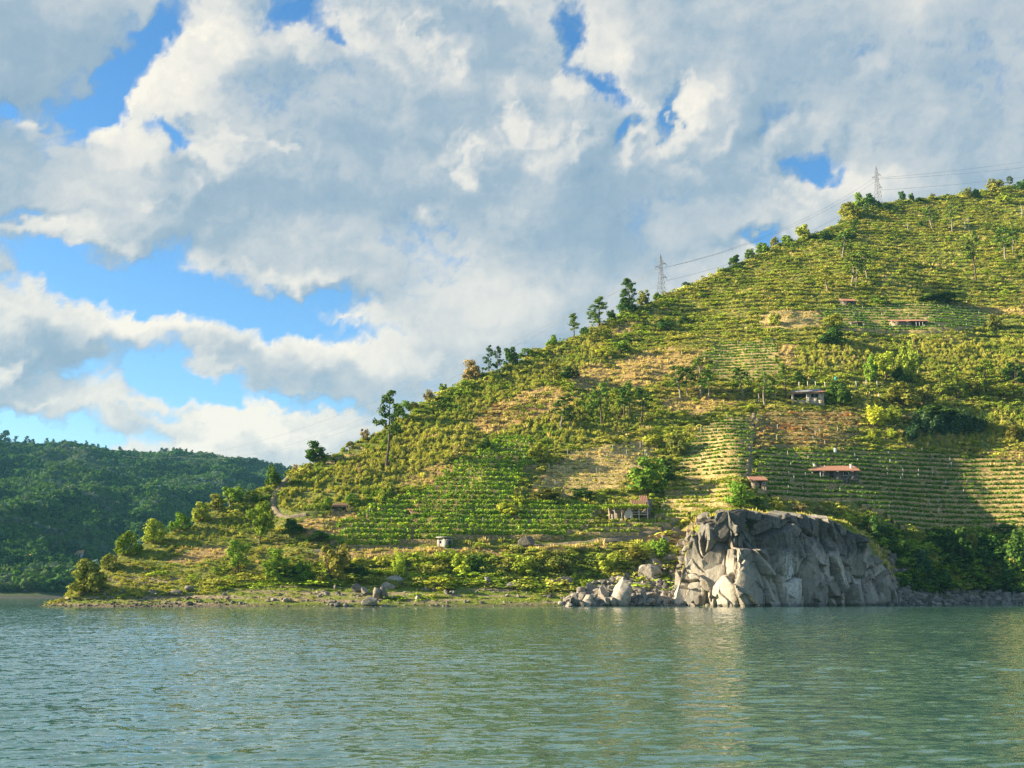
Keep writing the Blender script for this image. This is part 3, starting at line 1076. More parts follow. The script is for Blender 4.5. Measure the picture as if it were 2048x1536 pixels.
put('rust_scrub', 'mound', s6, 0.5, 1.2, 1.6, ['rust', 'tan', 'olive', 'fresh'], [2.5, 2, 1.5, 1], 'low rust brown scrub on the abandoned terraces')
s7 = ~inplot & ~nearpath & ~beach & (cdry < 0.5) & (rnd > 0.80)
put('wild_grass', 'tuft', s7, 0.5, 1.1, 1.5, ['yellow', 'tan', 'olive'], [3, 2, 2], 'wild grass between the bushes')
s8 = free & shady & (rnd < 0.75)
put('shade_scrub', 'mound', s8, 1.2, 2.8, 1.4, ['dark', 'fresh', 'olive'], [3, 2.5, 1.2], 'thicket on the shaded bank right of the cliff, shade in its leaf colours')  # darker palette puts the shade of this bank into the leaves
s9 = inplot & (cdry < 0.5) & (rnd < 0.13)
put('plot_grass', 'tuft', s9, 0.3, 0.6, 1.6, ['yellow', 'tan', 'fresh'], [2, 3, 1.5], 'grass between the rows of vines')
s10 = oncliff & (cz > 3.0) & (dsh_ > 9.2) & (rnd < 0.8)
put('cliff_top_grass', 'tuft', s10, 0.6, 1.3, 1.4, ['tan', 'yellow', 'olive'], [4, 3, 1], 'pale dry grass along the top of the cliff')
s11 = (beach & (dsh_ > 3) & (pn2 > 0.05) & (rnd < 0.45))
put('beach_weeds', 'bramble', s11, 0.25, 0.6, 2.2, ['lime', 'fresh', 'yellow'], [2.5, 1.5, 2], 'low green weeds on the drawn down beach')
s12 = free & bank & (dsh_ < blim + 5) & ~shady & (pn > -0.1) & (rnd < 0.55)
put('bank_vines', 'bramble', s12, 0.9, 1.8, 2.4, ['lime', 'fresh', 'yellow'], [3, 1.5, 1.5], 'bright green creepers spilling onto the beach')

s13 = ~inplot & ~nearpath & (np.abs(cy - yc_ + 3) < 7) & (cpx > 440) & (fbm(cx / 9, cx * 0 + 3.0, 3, 0.5, 169) > -0.12) & (rnd < 0.35)
put('ridge_scrub', 'mound', s13, 1.1, 2.6, 1.4, ['dark', 'fresh', 'olive', 'yellow'], [1.5, 2.5, 2, 1.5], 'uneven fringe of scrub along the skyline', sink=0.12)

# ------------------------------------------------------------------ wood on the far hill
NF = 80000
fu = RNG.uniform(u_of(-470), u_of(760), NF)
fy = np.sqrt(RNG.uniform(600.0 ** 2, 2000.0 ** 2, NF))
fx = fu * fy
fz = far_height(fx, fy)
fyc = 1750 + 500 * np.clip(fu + 0.2, -0.5, 0.8)
k = (fz > 3.0) & (fy < fyc - 5)
fx, fy, fz, fu = fx[k], fy[k], fz[k], fu[k]
gn = fbm(fx / 70, fy / 70, 3, 0.5, 171)
fpx, fpy = project(fx, fy, fz)
clear = inpoly(fpx, fpy, [(80, 1120), (90, 1098), (150, 1098), (170, 1118), (120, 1132)]) | inpoly(fpx, fpy, [(-20, 1165), (-20, 1128), (70, 1128), (60, 1150)])
k = (RNG.random(len(fx)) < 0.75) & ~(clear & (RNG.random(len(fx)) < 0.8))
fx, fy, fz, gn = fx[k], fy[k], fz[k], gn[k]
n = len(fx)
h = RNG.uniform(5.5, 9.5, n) * (1 + 0.35 * gn)
wv = h * RNG.uniform(0.8, 1.25, n)
tint = pal(['dark', 'fresh', 'olive', 'grey', 'rose'], [3, 3.5, 1.5, 0.8, 0.5], n, 0.08, fbm(fx / 110, fy / 160, 4, 0.5, 175)) * np.array([[0.30, 0.46, 0.80]])  # haze and shade of the far hill put into the leaf colour
scatter('far_forest', KINDS_I['blob'], np.stack([fx, fy, fz - 0.5], -1), np.stack([wv, wv, h], -1), tint, 'wood covering the far hill, tinted blue for haze and shade')

# ------------------------------------------------------------------ tracks and paths
m, t, out = material('track_earth')
gp = t.node('ShaderNodeNewGeometry').outputs['Position']
nB = t.noise(gp, 1.2, 4, 0.6).outputs[0]
principled(t, out, t.ramp(nB, [(0.3, (0.15, 0.12, 0.07)), (0.7, (0.31, 0.25, 0.16))]), 0.95, 0.1, nB, 0.2, 0.5)
TRACK_M = m
TRACK_LABEL = {'dirt_track': 'pale dirt track winding down the left shoulder of the hill', 'stone_path': 'straight stone path climbing between two vineyards', 'riverside_track': 'earth track along the foot of the vineyards'}
for nm_, wd_, pts_ in TRACKS:
    q = np.array([hit(*p) for p in pts_])
    # denser centre line
    s_ = np.concatenate([[0], np.cumsum(np.linalg.norm(np.diff(q[:, :2], axis=0), axis=1))])
    ss = np.linspace(0, s_[-1], max(int(s_[-1] / 0.8), 8))
    X = smooth_interp(ss, s_, q[:, 0])
    Y = smooth_interp(ss, s_, q[:, 1])
    tx, ty = np.gradient(X), np.gradient(Y)
    ln = np.hypot(tx, ty)
    nx, ny = -ty / ln, tx / ln
    ws = np.linspace(-0.5, 0.5, 5) * wd_
    GX = X[:, None] + nx[:, None] * ws
    GY = Y[:, None] + ny[:, None] * ws
    GZ = height(GX.ravel(), GY.ravel()).reshape(GX.shape)
    GZ = 0.5 * GZ + 0.5 * GZ.mean(1, keepdims=True) + 0.22
    GZ[:, 0] -= 0.5
    GZ[:, -1] -= 0.5
    me = mesh_np(nm_, np.stack([GX, GY, GZ], -1).reshape(-1, 3), grid_faces(len(ss), 5), [TRACK_M], True)
    tag(obj(nm_, me), TRACK_LABEL[nm_], kind='structure')

# ------------------------------------------------------------------ vineyards: rows of vines on dry stone terraces
m, t, out = material('terrace_stone')
gp = t.node('ShaderNodeNewGeometry').outputs['Position']
vo = t.node('ShaderNodeTexVoronoi')
t.l.new(t.vmath('MULTIPLY', gp, (1.0, 1.0, 1.7)), vo.inputs['Vector'])
vo.inputs['Scale'].default_value = 2.6
nB = t.noise(gp, 0.7, 4, 0.6).outputs[0]
bri = t.node('ShaderNodeObjectInfo').outputs['Color']
c = t.ramp(t.math('MULTIPLY_ADD', t.sep(vo.outputs['Color'])[0], 0.5, t.math('MULTIPLY', nB, 0.6)), [(0.2, (0.10, 0.09, 0.035)), (0.55, (0.25, 0.195, 0.08)), (0.9, (0.46, 0.36, 0.17))])
principled(t, out, t.vmath('MULTIPLY', c, bri), 0.95, 0.1, vo.outputs['Distance'], 0.15, 0.7)
STONE_M = m
m, t, out = material('terrace_soil')
gp = t.node('ShaderNodeNewGeometry').outputs['Position']
nB = t.noise(gp, 1.1, 5, 0.6).outputs[0]
bri = t.node('ShaderNodeObjectInfo').outputs['Color']
c = t.ramp(nB, [(0.3, (0.12, 0.13, 0.025)), (0.55, (0.27, 0.22, 0.07)), (0.75, (0.44, 0.33, 0.12))])
principled(t, out, t.vmath('MULTIPLY', c, bri), 0.95, 0.1)
SOIL_M = m
m, t, out = material('post_concrete')
principled(t, out, (0.62, 0.58, 0.50), 0.8, 0.2)
POST_M = m


def box_v(c, sx, sy, sz):
    x, y, z = c
    v = np.array([(i, j, k) for k in (-1, 1) for j in (-1, 1) for i in (-1, 1)], float) * 0.5 * [sx, sy, sz] + [x, y, z]
    f = np.array([(0, 2, 3, 1), (4, 5, 7, 6), (0, 1, 5, 4), (2, 6, 7, 3), (0, 4, 6, 2), (1, 3, 7, 5)])
    return v, f


def contour_runs(poly, dz, seed):
    """level lines of the hillside inside an outline, bottom to top"""
    pp = np.array(poly, float)
    u0, _ = px_uv(pp[:, 0].min(), 900)
    u1, _ = px_uv(pp[:, 0].max(), 900)
    us = np.linspace(u0 - 0.01, u1 + 0.01, int((u1 - u0 + 0.02) * 300 / 0.55))
    zs = [hit(*p).z for p in poly]
    ys = np.arange(226, 480, 0.6)
    Hs = height((us[:, None] * ys[None, :]).ravel(), np.broadcast_to(ys, (len(us), len(ys))).ravel()).reshape(len(us), -1)
    k = np.hanning(9)
    k /= k.sum()
    Hs = np.apply_along_axis(lambda r: np.convolve(np.pad(r, 4, mode='edge'), k, 'valid'), 1, Hs)
    Hm = np.maximum.accumulate(Hs, axis=1)
    runs = []
    for lev, z in enumerate(np.arange(min(zs) + 0.3, max(zs), dz)):
        yk = np.array([np.interp(z, Hm[i] + np.arange(len(ys)) * 1e-6, ys) for i in range(len(us))])
        yk = np.convolve(np.pad(yk, 6, mode='edge'), np.hanning(15)[1:-1] / np.hanning(15)[1:-1].sum(), 'valid')
        x = us * yk
        px, py = project(x, yk, np.full_like(x, z))
        # ragged plot edges
        jit = 26 * fbm(np.full_like(px, lev * 3.1), px / 60, 2, 0.5, seed)
        ins = inpoly(px + jit, py, poly) & (yk > 227)
        i = 0
        while i < len(ins):
            if ins[i]:
                j = i
                while j < len(ins) and ins[j]:
                    j += 1
                if x[j - 1] - x[i] > 3.0:
                    runs.append((lev, np.stack([x[i:j], yk[i:j], np.full(j - i, z)], -1)))
                i = j
            else:
                i += 1
    return runs


for pi, pl in enumerate(PLOTS):
    rng = np.random.default_rng(900 + pi)
    c0 = hit(*np.mean(np.array(pl['poly']), 0))
    root = empty('vineyard', c0)
    tag(root, pl['label'], 'vineyard', 'vineyard plots on the terraced slope')
    posts = []
    for lev, run in contour_runs(pl['poly'], pl['dz'], 300 + pi):
        n = len(run)
        tg = np.gradient(run[:, :2], axis=0)
        nr = np.stack([tg[:, 1], -tg[:, 0]], -1)          # downhill
        nr /= np.linalg.norm(nr, axis=1, keepdims=True) + 1e-9
        hgt = pl['dz'] * (0.42 + 0.10 * fbm(run[:, 0] / 5, run[:, 1] / 5, 2, 0.5, 500 + lev))
        wob = 0.34 * fbm(run[:, 0] / 5, run[:, 1] * 0 + lev, 2, 0.5, 510)

        lift = 0.30 * fbm(run[:, 0] / 9, run[:, 1] * 0 + lev * 2.3, 3, 0.5, 515)

        def off(o, dz_):
            q = run.copy()
            q[:, :2] += nr * (o + wob)[:, None]
            q[:, 2] += dz_ + lift
            return q - np.array(c0)
        G = np.stack([off(0.80 + 0 * wob, -0.9), off(0.66 + 0 * wob, hgt), off(0.38 + 0 * wob, hgt + 0.03), off(-0.9 + 0 * wob, hgt + 0.05), off(-1.3 + 0 * wob, -0.9)], 0)
        fc = grid_faces(5, n)
        fm = np.repeat([0, 0, 1, 1], n - 1)
        wl = obj('terrace_wall', mesh_np('terrace_wall', G.reshape(-1, 3), fc[:, ::-1], [STONE_M, SOIL_M], False, fm), root)
        b_ = pl['stone'] * 2.6
        wl.color = (b_, b_ * 0.95, b_ * 0.88, 1)
        # vines: upright plants about a metre apart
        L = np.concatenate([[0], np.cumsum(np.linalg.norm(np.diff(run, axis=0), axis=1))])
        m_ = int(L[-1] / 0.72)
        if m_ < 2:
            continue
        sv_ = (np.arange(m_) + 0.5 + 0.3 * rng.normal(size=m_)) / m_ * L[-1]
        kp = rng.random(m_) < pl['fill'] * (0.9 + 0.5 * fbm(sv_ / 6, np.full(m_, lev * 1.7), 2, 0.5, 520 + pi))
        sv_ = np.clip(sv_[kp], 0, L[-1])
        if len(sv_) < 2:
            continue
        top = off(-0.15 + 0 * wob, hgt)
        V0 = np.stack([np.interp(sv_, L, top[:, k]) for k in range(3)], -1)
        nv = len(V0)
        per = 46
        hv = pl['vh'] * (0.75 + 0.5 * rng.random(nv))
        C = np.repeat(V0, per, 0)
        hh_ = np.repeat(hv, per)
        tq = rng.random(nv * per)
        C = C + rng.normal(size=C.shape) * [0.27, 0.22, 0.0]
        C[:, 2] += hh_ * (0.12 + 0.9 * tq)
        dirs = rng.normal(size=C.shape) + [-0.2, -0.4, 0.5]
        Vq, Fq = leaf_quads(C, dirs, 0.16, 0.85, rng, 0.4)
        me = mesh_np('vine_row', Vq, Fq, [LEAF_V])
        base = np.array(pl['leaf'])[None, :] * (1 + 0.16 * rng.normal(size=(nv, 1))).clip(0.5, 1.6)
        yel = rng.random((nv, 1)) < 0.12
        base = np.where(yel, base * [1.7, 1.35, 1.0], base)
        tint = np.repeat(np.repeat(base, per, 0), 4, 0)
        attr(me, 'tint', 'FLOAT_COLOR', np.concatenate([tint, np.ones((len(tint), 1))], 1))
        attr(me, 'var', 'FLOAT', np.repeat(rng.random(nv * per), 4))
        obj('vine_row', me, root)['kind'] = 'stuff'
        for s0 in np.arange(1.0, L[-1], 5.5):
            if rng.random() < 0.16:
                q = [np.interp(s0, L, top[:, k]) for k in range(3)]
                hp = 1.5 + 0.4 * rng.random()
                posts.append(box_v((q[0], q[1] - 0.1, q[2] + hp / 2 - 0.2), 0.09, 0.09, hp))
    if posts:
        V, Fs = join(posts)
        po = obj('trellis_posts', mesh_np('trellis_posts', V, Fs, [POST_M]), root)
        po['kind'] = 'stuff'

# ------------------------------------------------------------------ granite cliff
m, t, out = material('granite')
gp = t.node('ShaderNodeNewGeometry').outputs['Position']
gx, gy, gz = t.sep(gp)
rnd_o = t.node('ShaderNodeObjectInfo').outputs['Random']
nA = t.noise(gp, 0.22, 5, 0.6).outputs[0]
nB = t.noise(gp, 1.6, 6, 0.65).outputs[0]
streak = t.noise(t.comb(t.math('MULTIPLY', gx, 1.6), t.math('MULTIPLY', gy, 1.0), t.math('MULTIPLY', gz, 0.14)), 1.0, 5, 0.65).outputs[0]
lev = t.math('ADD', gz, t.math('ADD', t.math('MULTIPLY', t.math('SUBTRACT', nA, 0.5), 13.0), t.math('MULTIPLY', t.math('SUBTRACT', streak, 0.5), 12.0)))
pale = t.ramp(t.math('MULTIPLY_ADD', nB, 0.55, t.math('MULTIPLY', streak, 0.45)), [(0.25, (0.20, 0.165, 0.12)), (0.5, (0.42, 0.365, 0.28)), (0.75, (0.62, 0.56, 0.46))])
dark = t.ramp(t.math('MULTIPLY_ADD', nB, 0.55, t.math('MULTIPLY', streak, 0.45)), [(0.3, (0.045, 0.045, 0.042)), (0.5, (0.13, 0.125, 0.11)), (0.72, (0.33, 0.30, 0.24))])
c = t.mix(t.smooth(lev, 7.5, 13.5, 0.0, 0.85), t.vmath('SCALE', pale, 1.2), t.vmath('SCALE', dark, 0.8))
rust = t.smooth(t.noise(gp, 0.35, 4, 0.6).outputs[0], 0.60, 0.74)
c = t.mix(t.math('MULTIPLY', rust, 0.55), c, (0.30, 0.17, 0.07))
lich = t.smooth(t.noise(t.vmath('ADD', gp, (31.0, 5.0, 9.0)), 0.45, 4, 0.6).outputs[0], 0.64, 0.72)
c = t.mix(t.math('MULTIPLY', lich, t.smooth(gz, 8.0, 13.0)), c, (0.17, 0.20, 0.06))
k = t.math('MULTIPLY_ADD', rnd_o, 0.45, 0.52)
c = t.vmath('SCALE', c, k)
# lime streak washed down the face
sx0 = u_of(1566, 1150) * 236
sx = t.math('ABSOLUTE', t.math('SUBTRACT', t.math('ADD', gx, t.math('MULTIPLY', t.math('SUBTRACT', nA, 0.5), 3.5)), sx0))
sk = t.math('MULTIPLY', t.smooth(sx, 2.6, 0.8), t.math('MULTIPLY', t.smooth(gz, 12.5, 9.0), t.smooth(streak, 0.36, 0.55)))
c = t.mix(t.math('MULTIPLY', t.math('MULTIPLY', sk, 0.75), t.smooth(nB, 0.35, 0.6)), c, (0.66, 0.64, 0.58))
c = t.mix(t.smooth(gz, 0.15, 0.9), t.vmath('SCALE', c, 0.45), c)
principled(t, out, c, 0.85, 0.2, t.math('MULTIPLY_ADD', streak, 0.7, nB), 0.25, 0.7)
GRANITE = m

rng = np.random.default_rng(77)
CP = np.linspace(1338, 1812, 420)
cuv = u_of(CP, 1150)
cyf = shore_y(cuv) - 0.8
CX, CYF = cuv * cyf, cyf
arc = np.concatenate([[0], np.cumsum(np.hypot(np.diff(CX), np.diff(CYF)))])
ctop = np.maximum(np.interp(cuv, _clu, _clz), 0.4) + 1.5 * fbm(arc / 3.4, arc * 0, 4, 0.6, 601) * (np.interp(cuv, _clu, _clz) > 3)
NV = 150
fz_ = np.linspace(0, 1, NV)
S_ = np.broadcast_to(arc[None, :], (NV, len(arc)))
Z_ = -1.2 + fz_[:, None] * (ctop[None, :] + 1.2)
# seeds of the joint blocks: tall slabs, smaller towards the sides
seeds = []
s0 = 0.0
while s0 < arc[-1]:
    wcol = rng.choice([1.6, 3.0, 4.6, 6.0]) * rng.uniform(0.8, 1.2)
    z0 = -1.0 + rng.uniform(-4, 0)
    while z0 < 22:
        hcol = rng.choice([3.0, 5.5, 9.0, 12.0]) * rng.uniform(0.8, 1.2)
        seeds.append((s0 + wcol / 2 + rng.normal() * 0.9, z0 + hcol / 2 - 0.25 * s0))
        z0 += hcol
    s0 += wcol
seeds = np.array(seeds)
Sw = S_ + 0.55 * fbm(S_ / 4.0, Z_ / 9.0, 3, 0.6, 611) + 0.10 * (Z_ - 9)
Zw = Z_ + 0.5 * fbm(S_ / 5.0 + 9, Z_ / 5.0, 3, 0.6, 613) + 2.2 * np.sin(S_ * 0.28) - 0.25 * S_


def voro(seeds, sa, sb):
    dd = ((np.abs(Sw.ravel()[:, None] - seeds[None, :, 0]) / sa) ** 5 + (np.abs(Zw.ravel()[:, None] - seeds[None, :, 1]) / sb) ** 5) ** 0.2
    cell = dd.argmin(1)
    ds = np.partition(dd, 1, axis=1)
    return cell, (ds[:, 1] - ds[:, 0]) * sa


cell, eg = voro(seeds, 2.8, 6.0)
ns = len(seeds)
prot, ta, tb = rng.uniform(-1.3, 1.3, ns), rng.normal(size=ns) * 0.42, rng.normal(size=ns) * 0.14
prot[seeds[:, 1] < 6] += 0.6
dsx, dsz = Sw.ravel() - seeds[cell, 0], Zw.ravel() - seeds[cell, 1]
disp = prot[cell] + (ta[cell] * dsx).clip(-1.6, 1.6) + (tb[cell] * dsz).clip(-1.4, 1.4) + (0.08 + 0.22 * (1 - sstep(Z_.ravel(), 4.0, 9.0))) * (1 - np.exp(-eg / (0.20 + 0.5 * (1 - sstep(Z_.ravel(), 4.0, 9.0))))) - 1.5 * np.exp(-(eg / 0.14) ** 2)
# smaller facets broken out of each block
sd2 = np.stack([rng.uniform(-8, arc[-1] + 14, 520), rng.uniform(-14, 34, 520)], -1)
c2, e2 = voro(sd2, 1.0, 1.7)
p2_, a2_, b2_ = rng.normal(size=520) * 0.18, rng.normal(size=520) * 0.26, rng.normal(size=520) * 0.20
disp = disp + p2_[c2] + a2_[c2] * (Sw.ravel() - sd2[c2, 0]) + b2_[c2] * (Zw.ravel() - sd2[c2, 1]) - 0.07 * np.exp(-(e2 / 0.08) ** 2)
disp = disp + 0.07 * fbm(S_.ravel() / 1.2, Z_.ravel() / 2.6, 4, 0.6, 621)
zr = Z_.ravel()
pxs = np.broadcast_to(CP[None, :], S_.shape).ravel()
ledge = sstep(pxs, 1418, 1446) * (1 - sstep(pxs, 1572, 1606)) * sstep(zr + 0.4 * fbm(S_.ravel() / 4, zr * 0, 2, 0.5, 631), 11.4, 11.9)
lean = 2.6 * np.clip(zr / 20, 0, 1) ** 1.4 + 2.5 * ledge
topr = sstep(np.broadcast_to(fz_[:, None], S_.shape).ravel(), 0.955, 1.0)
lean = lean + 3.2 * topr ** 2
tgx, tgy = np.gradient(CX, arc), np.gradient(CYF, arc)
NX, NY = tgy, -tgx
nxf = np.broadcast_to(NX[None, :], S_.shape).ravel()
nyf = np.broadcast_to(NY[None, :], S_.shape).ravel()
PXc = np.broadcast_to(CX[None, :], S_.shape).ravel() + nxf * (disp - lean)
PYc = np.broadcast_to(CYF[None, :], S_.shape).ravel() + nyf * (disp - lean)
PC = np.stack([PXc, PYc, zr], -1)
fcs = grid_faces(NV, len(arc))
fcell = cell[fcs[:, 0]]
base_c = Vector((float(CX[165]), float(CYF[165]), 0.0))
cliff = tag(empty('granite_cliff', base_c), 'tall jointed granite cliff standing in the water, pale at its foot', 'cliff')
for ci in np.unique(fcell):
    fs = fcs[fcell == ci]
    if len(fs) < 6:
        continue
    ids, inv = np.unique(fs, return_inverse=True)
    fs2 = inv.reshape(fs.shape)
    V = PC[ids]
    e = np.concatenate([fs2[:, [0, 1]], fs2[:, [1, 2]], fs2[:, [2, 3]], fs2[:, [3, 0]]])
    key = np.sort(e, 1)
    _, first, cnt = np.unique(key[:, 0].astype(np.int64) * 100000 + key[:, 1], return_index=True, return_counts=True)
    be = e[first[cnt == 1]]
    bv = np.unique(be)
    mp = {int(b): len(V) + i for i, b in enumerate(bv)}
    V2 = np.concatenate([V, V[bv] + [0, 1.7, 0]])
    sk_ = np.array([(b, a, mp[int(a)], mp[int(b)]) for a, b in be])
    me = mesh_np('block', V2 - np.array(base_c), np.concatenate([fs2, sk_]), [GRANITE], False)
    me.polygons.foreach_set('use_smooth', np.ones(len(me.polygons), bool))
    me.set_sharp_from_angle(angle=R(22))
    obj('block', me, cliff)

# ------------------------------------------------------------------ boulders and rubble
m, t, out = material('boulder_rock')
gp = t.node('ShaderNodeNewGeometry').outputs['Position']
nB = t.noise(gp, 1.3, 6, 0.65).outputs[0]
oc = t.node('ShaderNodeObjectInfo').outputs['Color']
c = t.ramp(nB, [(0.25, (0.45, 0.42, 0.38)), (0.5, (0.95, 0.92, 0.86)), (0.75, (1.35, 1.3, 1.2))])
gz = t.sep(gp)[2]
c = t.vmath('MULTIPLY', c, oc)
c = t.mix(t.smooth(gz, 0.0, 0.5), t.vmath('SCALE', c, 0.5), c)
principled(t, out, c, 0.9, 0.2, nB, 0.25, 0.7)
ROCK_O = m
m, t, out = material('rubble_rock')
gp = t.node('ShaderNodeNewGeometry').outputs['Position']
nB = t.noise(gp, 2.3, 4, 0.65).outputs[0]
tn = gattr(t, 'tint', 'INSTANCER').outputs['Color']
principled(t, out, t.vmath('MULTIPLY', t.ramp(nB, [(0.25, (0.6, 0.58, 0.54)), (0.75, (1.25, 1.2, 1.12))]), tn), 0.9, 0.2, nB, 0.1, 0.6)
ROCK_I = m


def rock_mesh(name, seed, sub, mat, planes=11, noise=0.06):
    rng = np.random.default_rng(seed)
    bm = bmesh.new()
    bmesh.ops.create_icosphere(bm, subdivisions=sub, radius=1.0)
    d = np.array([v.co[:] for v in bm.verts])
    d = unit(d)
    n = unit(rng.normal(size=(planes, 3)))
    o = rng.uniform(0.55, 0.95, planes)
    dot = np.maximum(d @ n.T, 1e-3)
    r = np.minimum((o[None, :] / dot).min(1), 1.15)
    r = r * (1 + noise * fbm(d[:, 0] * 2.5 + 5 * d[:, 2], d[:, 1] * 2.5 + 3 * d[:, 2], 3, 0.5, seed))
    P = d * r[:, None] * 0.56
    for v, q in zip(bm.verts, P):
        v.co = q
    me = bpy.data.meshes.new(name)
    bm.to_mesh(me)
    bm.free()
    me.materials.append(mat)
    me.polygons.foreach_set('use_smooth', np.ones(len(me.polygons), bool))
    me.set_sharp_from_angle(angle=R(32))
    return me


RCOL = bpy.data.collections.new('rubble_stone')
for i in range(8):
    RCOL.objects.link(proto('rubble_stone_%02d' % i, rock_mesh('rubble_stone', 40 + i, 2, ROCK_I)))
BOULDER_ME = [rock_mesh('boulder', 70 + i, 4, ROCK_O, 9 + i, 0.10) for i in range(7)]

BOULDERS = [  # px, py of the foot, width, height, shade, tilt, label
    (1243, 1209, 34, 56, 0.36, 4, 'tall upright pale boulder at the waterline left of the cliff'), (1298, 1164, 40, 34, 0.36, -28, 'largest pale slab leaning on top of the rubble beside the cliff'),
    (1205, 1203, 26, 28, 0.30, 10, 'tan boulder at the waterline just left of the tall upright one'), (1180, 1188, 18, 20, 0.24, 0, 'small tan boulder up the beach left of the rubble'),
    (1128, 1174, 34, 22, 0.17, 0, 'dark rounded boulder above the beach, left of the rubble'), (1108, 1174, 20, 16, 0.15, 8, 'smaller dark boulder touching the rounded one above the beach'),
    (975, 1171, 24, 15, 0.27, 0, 'grey boulder at the top of the beach below the brambles'), (1020, 1175, 26, 11, 0.27, 0, 'low flat boulder at the top of the beach'),
    (1278, 1190, 34, 12, 0.32, 38, 'thin slab tilted across the rubble'), (1288, 1208, 17, 26, 0.25, 0, 'narrow standing stone between the rubble and the waterline'), (1262, 1208, 22, 14, 0.28, 0, 'low stone right beside the tall upright boulder'),
    (741, 1212, 28, 18, 0.30, 0, 'pale block standing at the water edge on the beach'), (754, 1197, 15, 24, 0.25, 6, 'upright brown stone of the pair on the beach'), (768, 1197, 18, 22, 0.17, -12, 'dark leaning stone of the pair on the beach'),
    (790, 1166, 34, 17, 0.42, 14, 'whitish boulder at the top of the beach'), (776, 1177, 24, 11, 0.34, 10, 'pale flat stone below the whitish boulder'), (729, 1188, 18, 13, 0.28, 0, 'rounded tan stone mid beach, left of the pair'), (712, 1184, 17, 14, 0.17, 0, 'dark stone mid beach, left of the rounded tan stone'),
    (1054, 1097, 28, 27, 0.16, 24, 'dark grey boulder at the lower edge of the big vineyard'), (378, 1183, 16, 12, 0.26, 0, 'round grey stone on the beach near the point'), (308, 1192, 20, 11, 0.20, 0, 'dark grey stone on the dark shore of the point'), (352, 1190, 24, 12, 0.19, 10, 'broad dark stone on the shore, between two greyer ones'),
    (193, 1181, 9, 9, 0.34, 20, 'small pale stone below the dark bush at the point'), (1331, 1088, 20, 16, 0.30, 0, 'tan stone on the broken crag left of the cliff top'), (1352, 1074, 20, 16, 0.26, 15, 'grey stone above the tan one on the broken crag'), (1366, 1096, 22, 20, 0.30, -10, 'blocky stone lowest on the broken crag against the cliff'),
    (1345, 1128, 26, 22, 0.28, 0, 'rough block on the slope above the rubble pile'), (1362, 1186, 26, 40, 0.22, -6, 'tall shaded boulder between the rubble and the cliff foot'), (1806, 1192, 28, 18, 0.20, 0, 'shaded grey boulder at the right foot of the cliff'), (1850, 1196, 22, 12, 0.16, 0, 'dark low boulder right of the cliff foot'),
]
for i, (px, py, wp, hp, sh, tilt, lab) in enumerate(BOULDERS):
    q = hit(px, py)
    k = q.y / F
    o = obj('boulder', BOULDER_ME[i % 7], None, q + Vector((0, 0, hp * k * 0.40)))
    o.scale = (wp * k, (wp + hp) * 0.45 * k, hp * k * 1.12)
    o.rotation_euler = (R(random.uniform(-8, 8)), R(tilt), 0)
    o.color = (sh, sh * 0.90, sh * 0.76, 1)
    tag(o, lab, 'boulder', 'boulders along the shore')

NR = 60000
ru = RNG.uniform(u_of(70), u_of(2060), NR)
ry = shore_y(ru) + RNG.uniform(-1.0, 24, NR)
rx = ru * ry
rz = height(rx, ry)
rpx, rpy = project(rx, ry, rz)
rd = ry - shore_y(ru)
w_ = np.zeros(NR)
w_[inpoly(rpx, rpy, [(1120, 1214), (1180, 1178), (1260, 1150), (1320, 1132), (1390, 1140), (1400, 1214)])] = 0.95
w_ = np.maximum(w_, inpoly(rpx, rpy, [(1290, 1132), (1320, 1085), (1350, 1050), (1420, 1030), (1400, 1130)]) * 0.75)
w_ = np.maximum(w_, inpoly(rpx, rpy, [(1730, 1214), (1760, 1130), (1790, 1110), (1850, 1165), (1950, 1185), (2060, 1190), (2060, 1214)]) * 0.85)
bn = fbm(rx / 8, ry / 2.2, 3, 0.55, 701)
w_ = np.maximum(w_, (rd < 10.5) * np.clip(0.03 + 0.55 * sstep(bn, 0.12, 0.5), 0, 1) * (rd > -0.5))
dk_ = (rpx < 460) & (rd < 5.0 + 2 * bn)
w_ = np.maximum(w_, dk_ * 0.42)
k = RNG.random(NR) < w_ * 0.55
rx, ry, rz, w_, rd, rpx, dk_ = rx[k], ry[k], rz[k], w_[k], rd[k], rpx[k], dk_[k]
n = len(rx)
sz = np.where(w_ > 0.7, RNG.lognormal(-0.25, 0.55, n), RNG.lognormal(-0.85, 0.50, n)).clip(0.15, 2.6)
tb_ = RNG.uniform(0.11, 0.34, n)[:, None] * np.array([[1.0, 0.9, 0.76]])
tb_ = np.where(dk_[:, None], tb_ * [[0.50, 0.50, 0.50]], tb_)
sz = np.where(dk_, sz * 0.6, sz)
scatter('shore_rubble', RCOL, np.stack([rx, ry, rz + 0.10 * sz + np.where(w_ > 0.9, RNG.uniform(0, 0.9, n), 0)], -1),
        np.stack([sz * RNG.uniform(0.8, 1.4, n), sz * RNG.uniform(0.7, 1.1, n), sz * RNG.uniform(0.45, 0.9, n)], -1), tb_, 'broken granite rubble and stones along the waterline',
        np.stack([RNG.normal(size=n) * 0.4, RNG.normal(size=n) * 0.4, RNG.random(n) * 6.28], -1))

# ------------------------------------------------------------------ trees: a trunk with limbs and a crown of leaf clumps, built at unit height
def limb(p0, p1, r0, r1, sag, rng, k=5):
    tt = np.linspace(0, 1, 4)
    P = p0 + (p1 - p0) * tt[:, None]
    P[1:3] += rng.normal(size=(2, 3)) * 0.012
    P[:, 2] -= sag * np.sin(tt * math.pi)
    return tube(P, r0 + (r1 - r0) * tt, k)


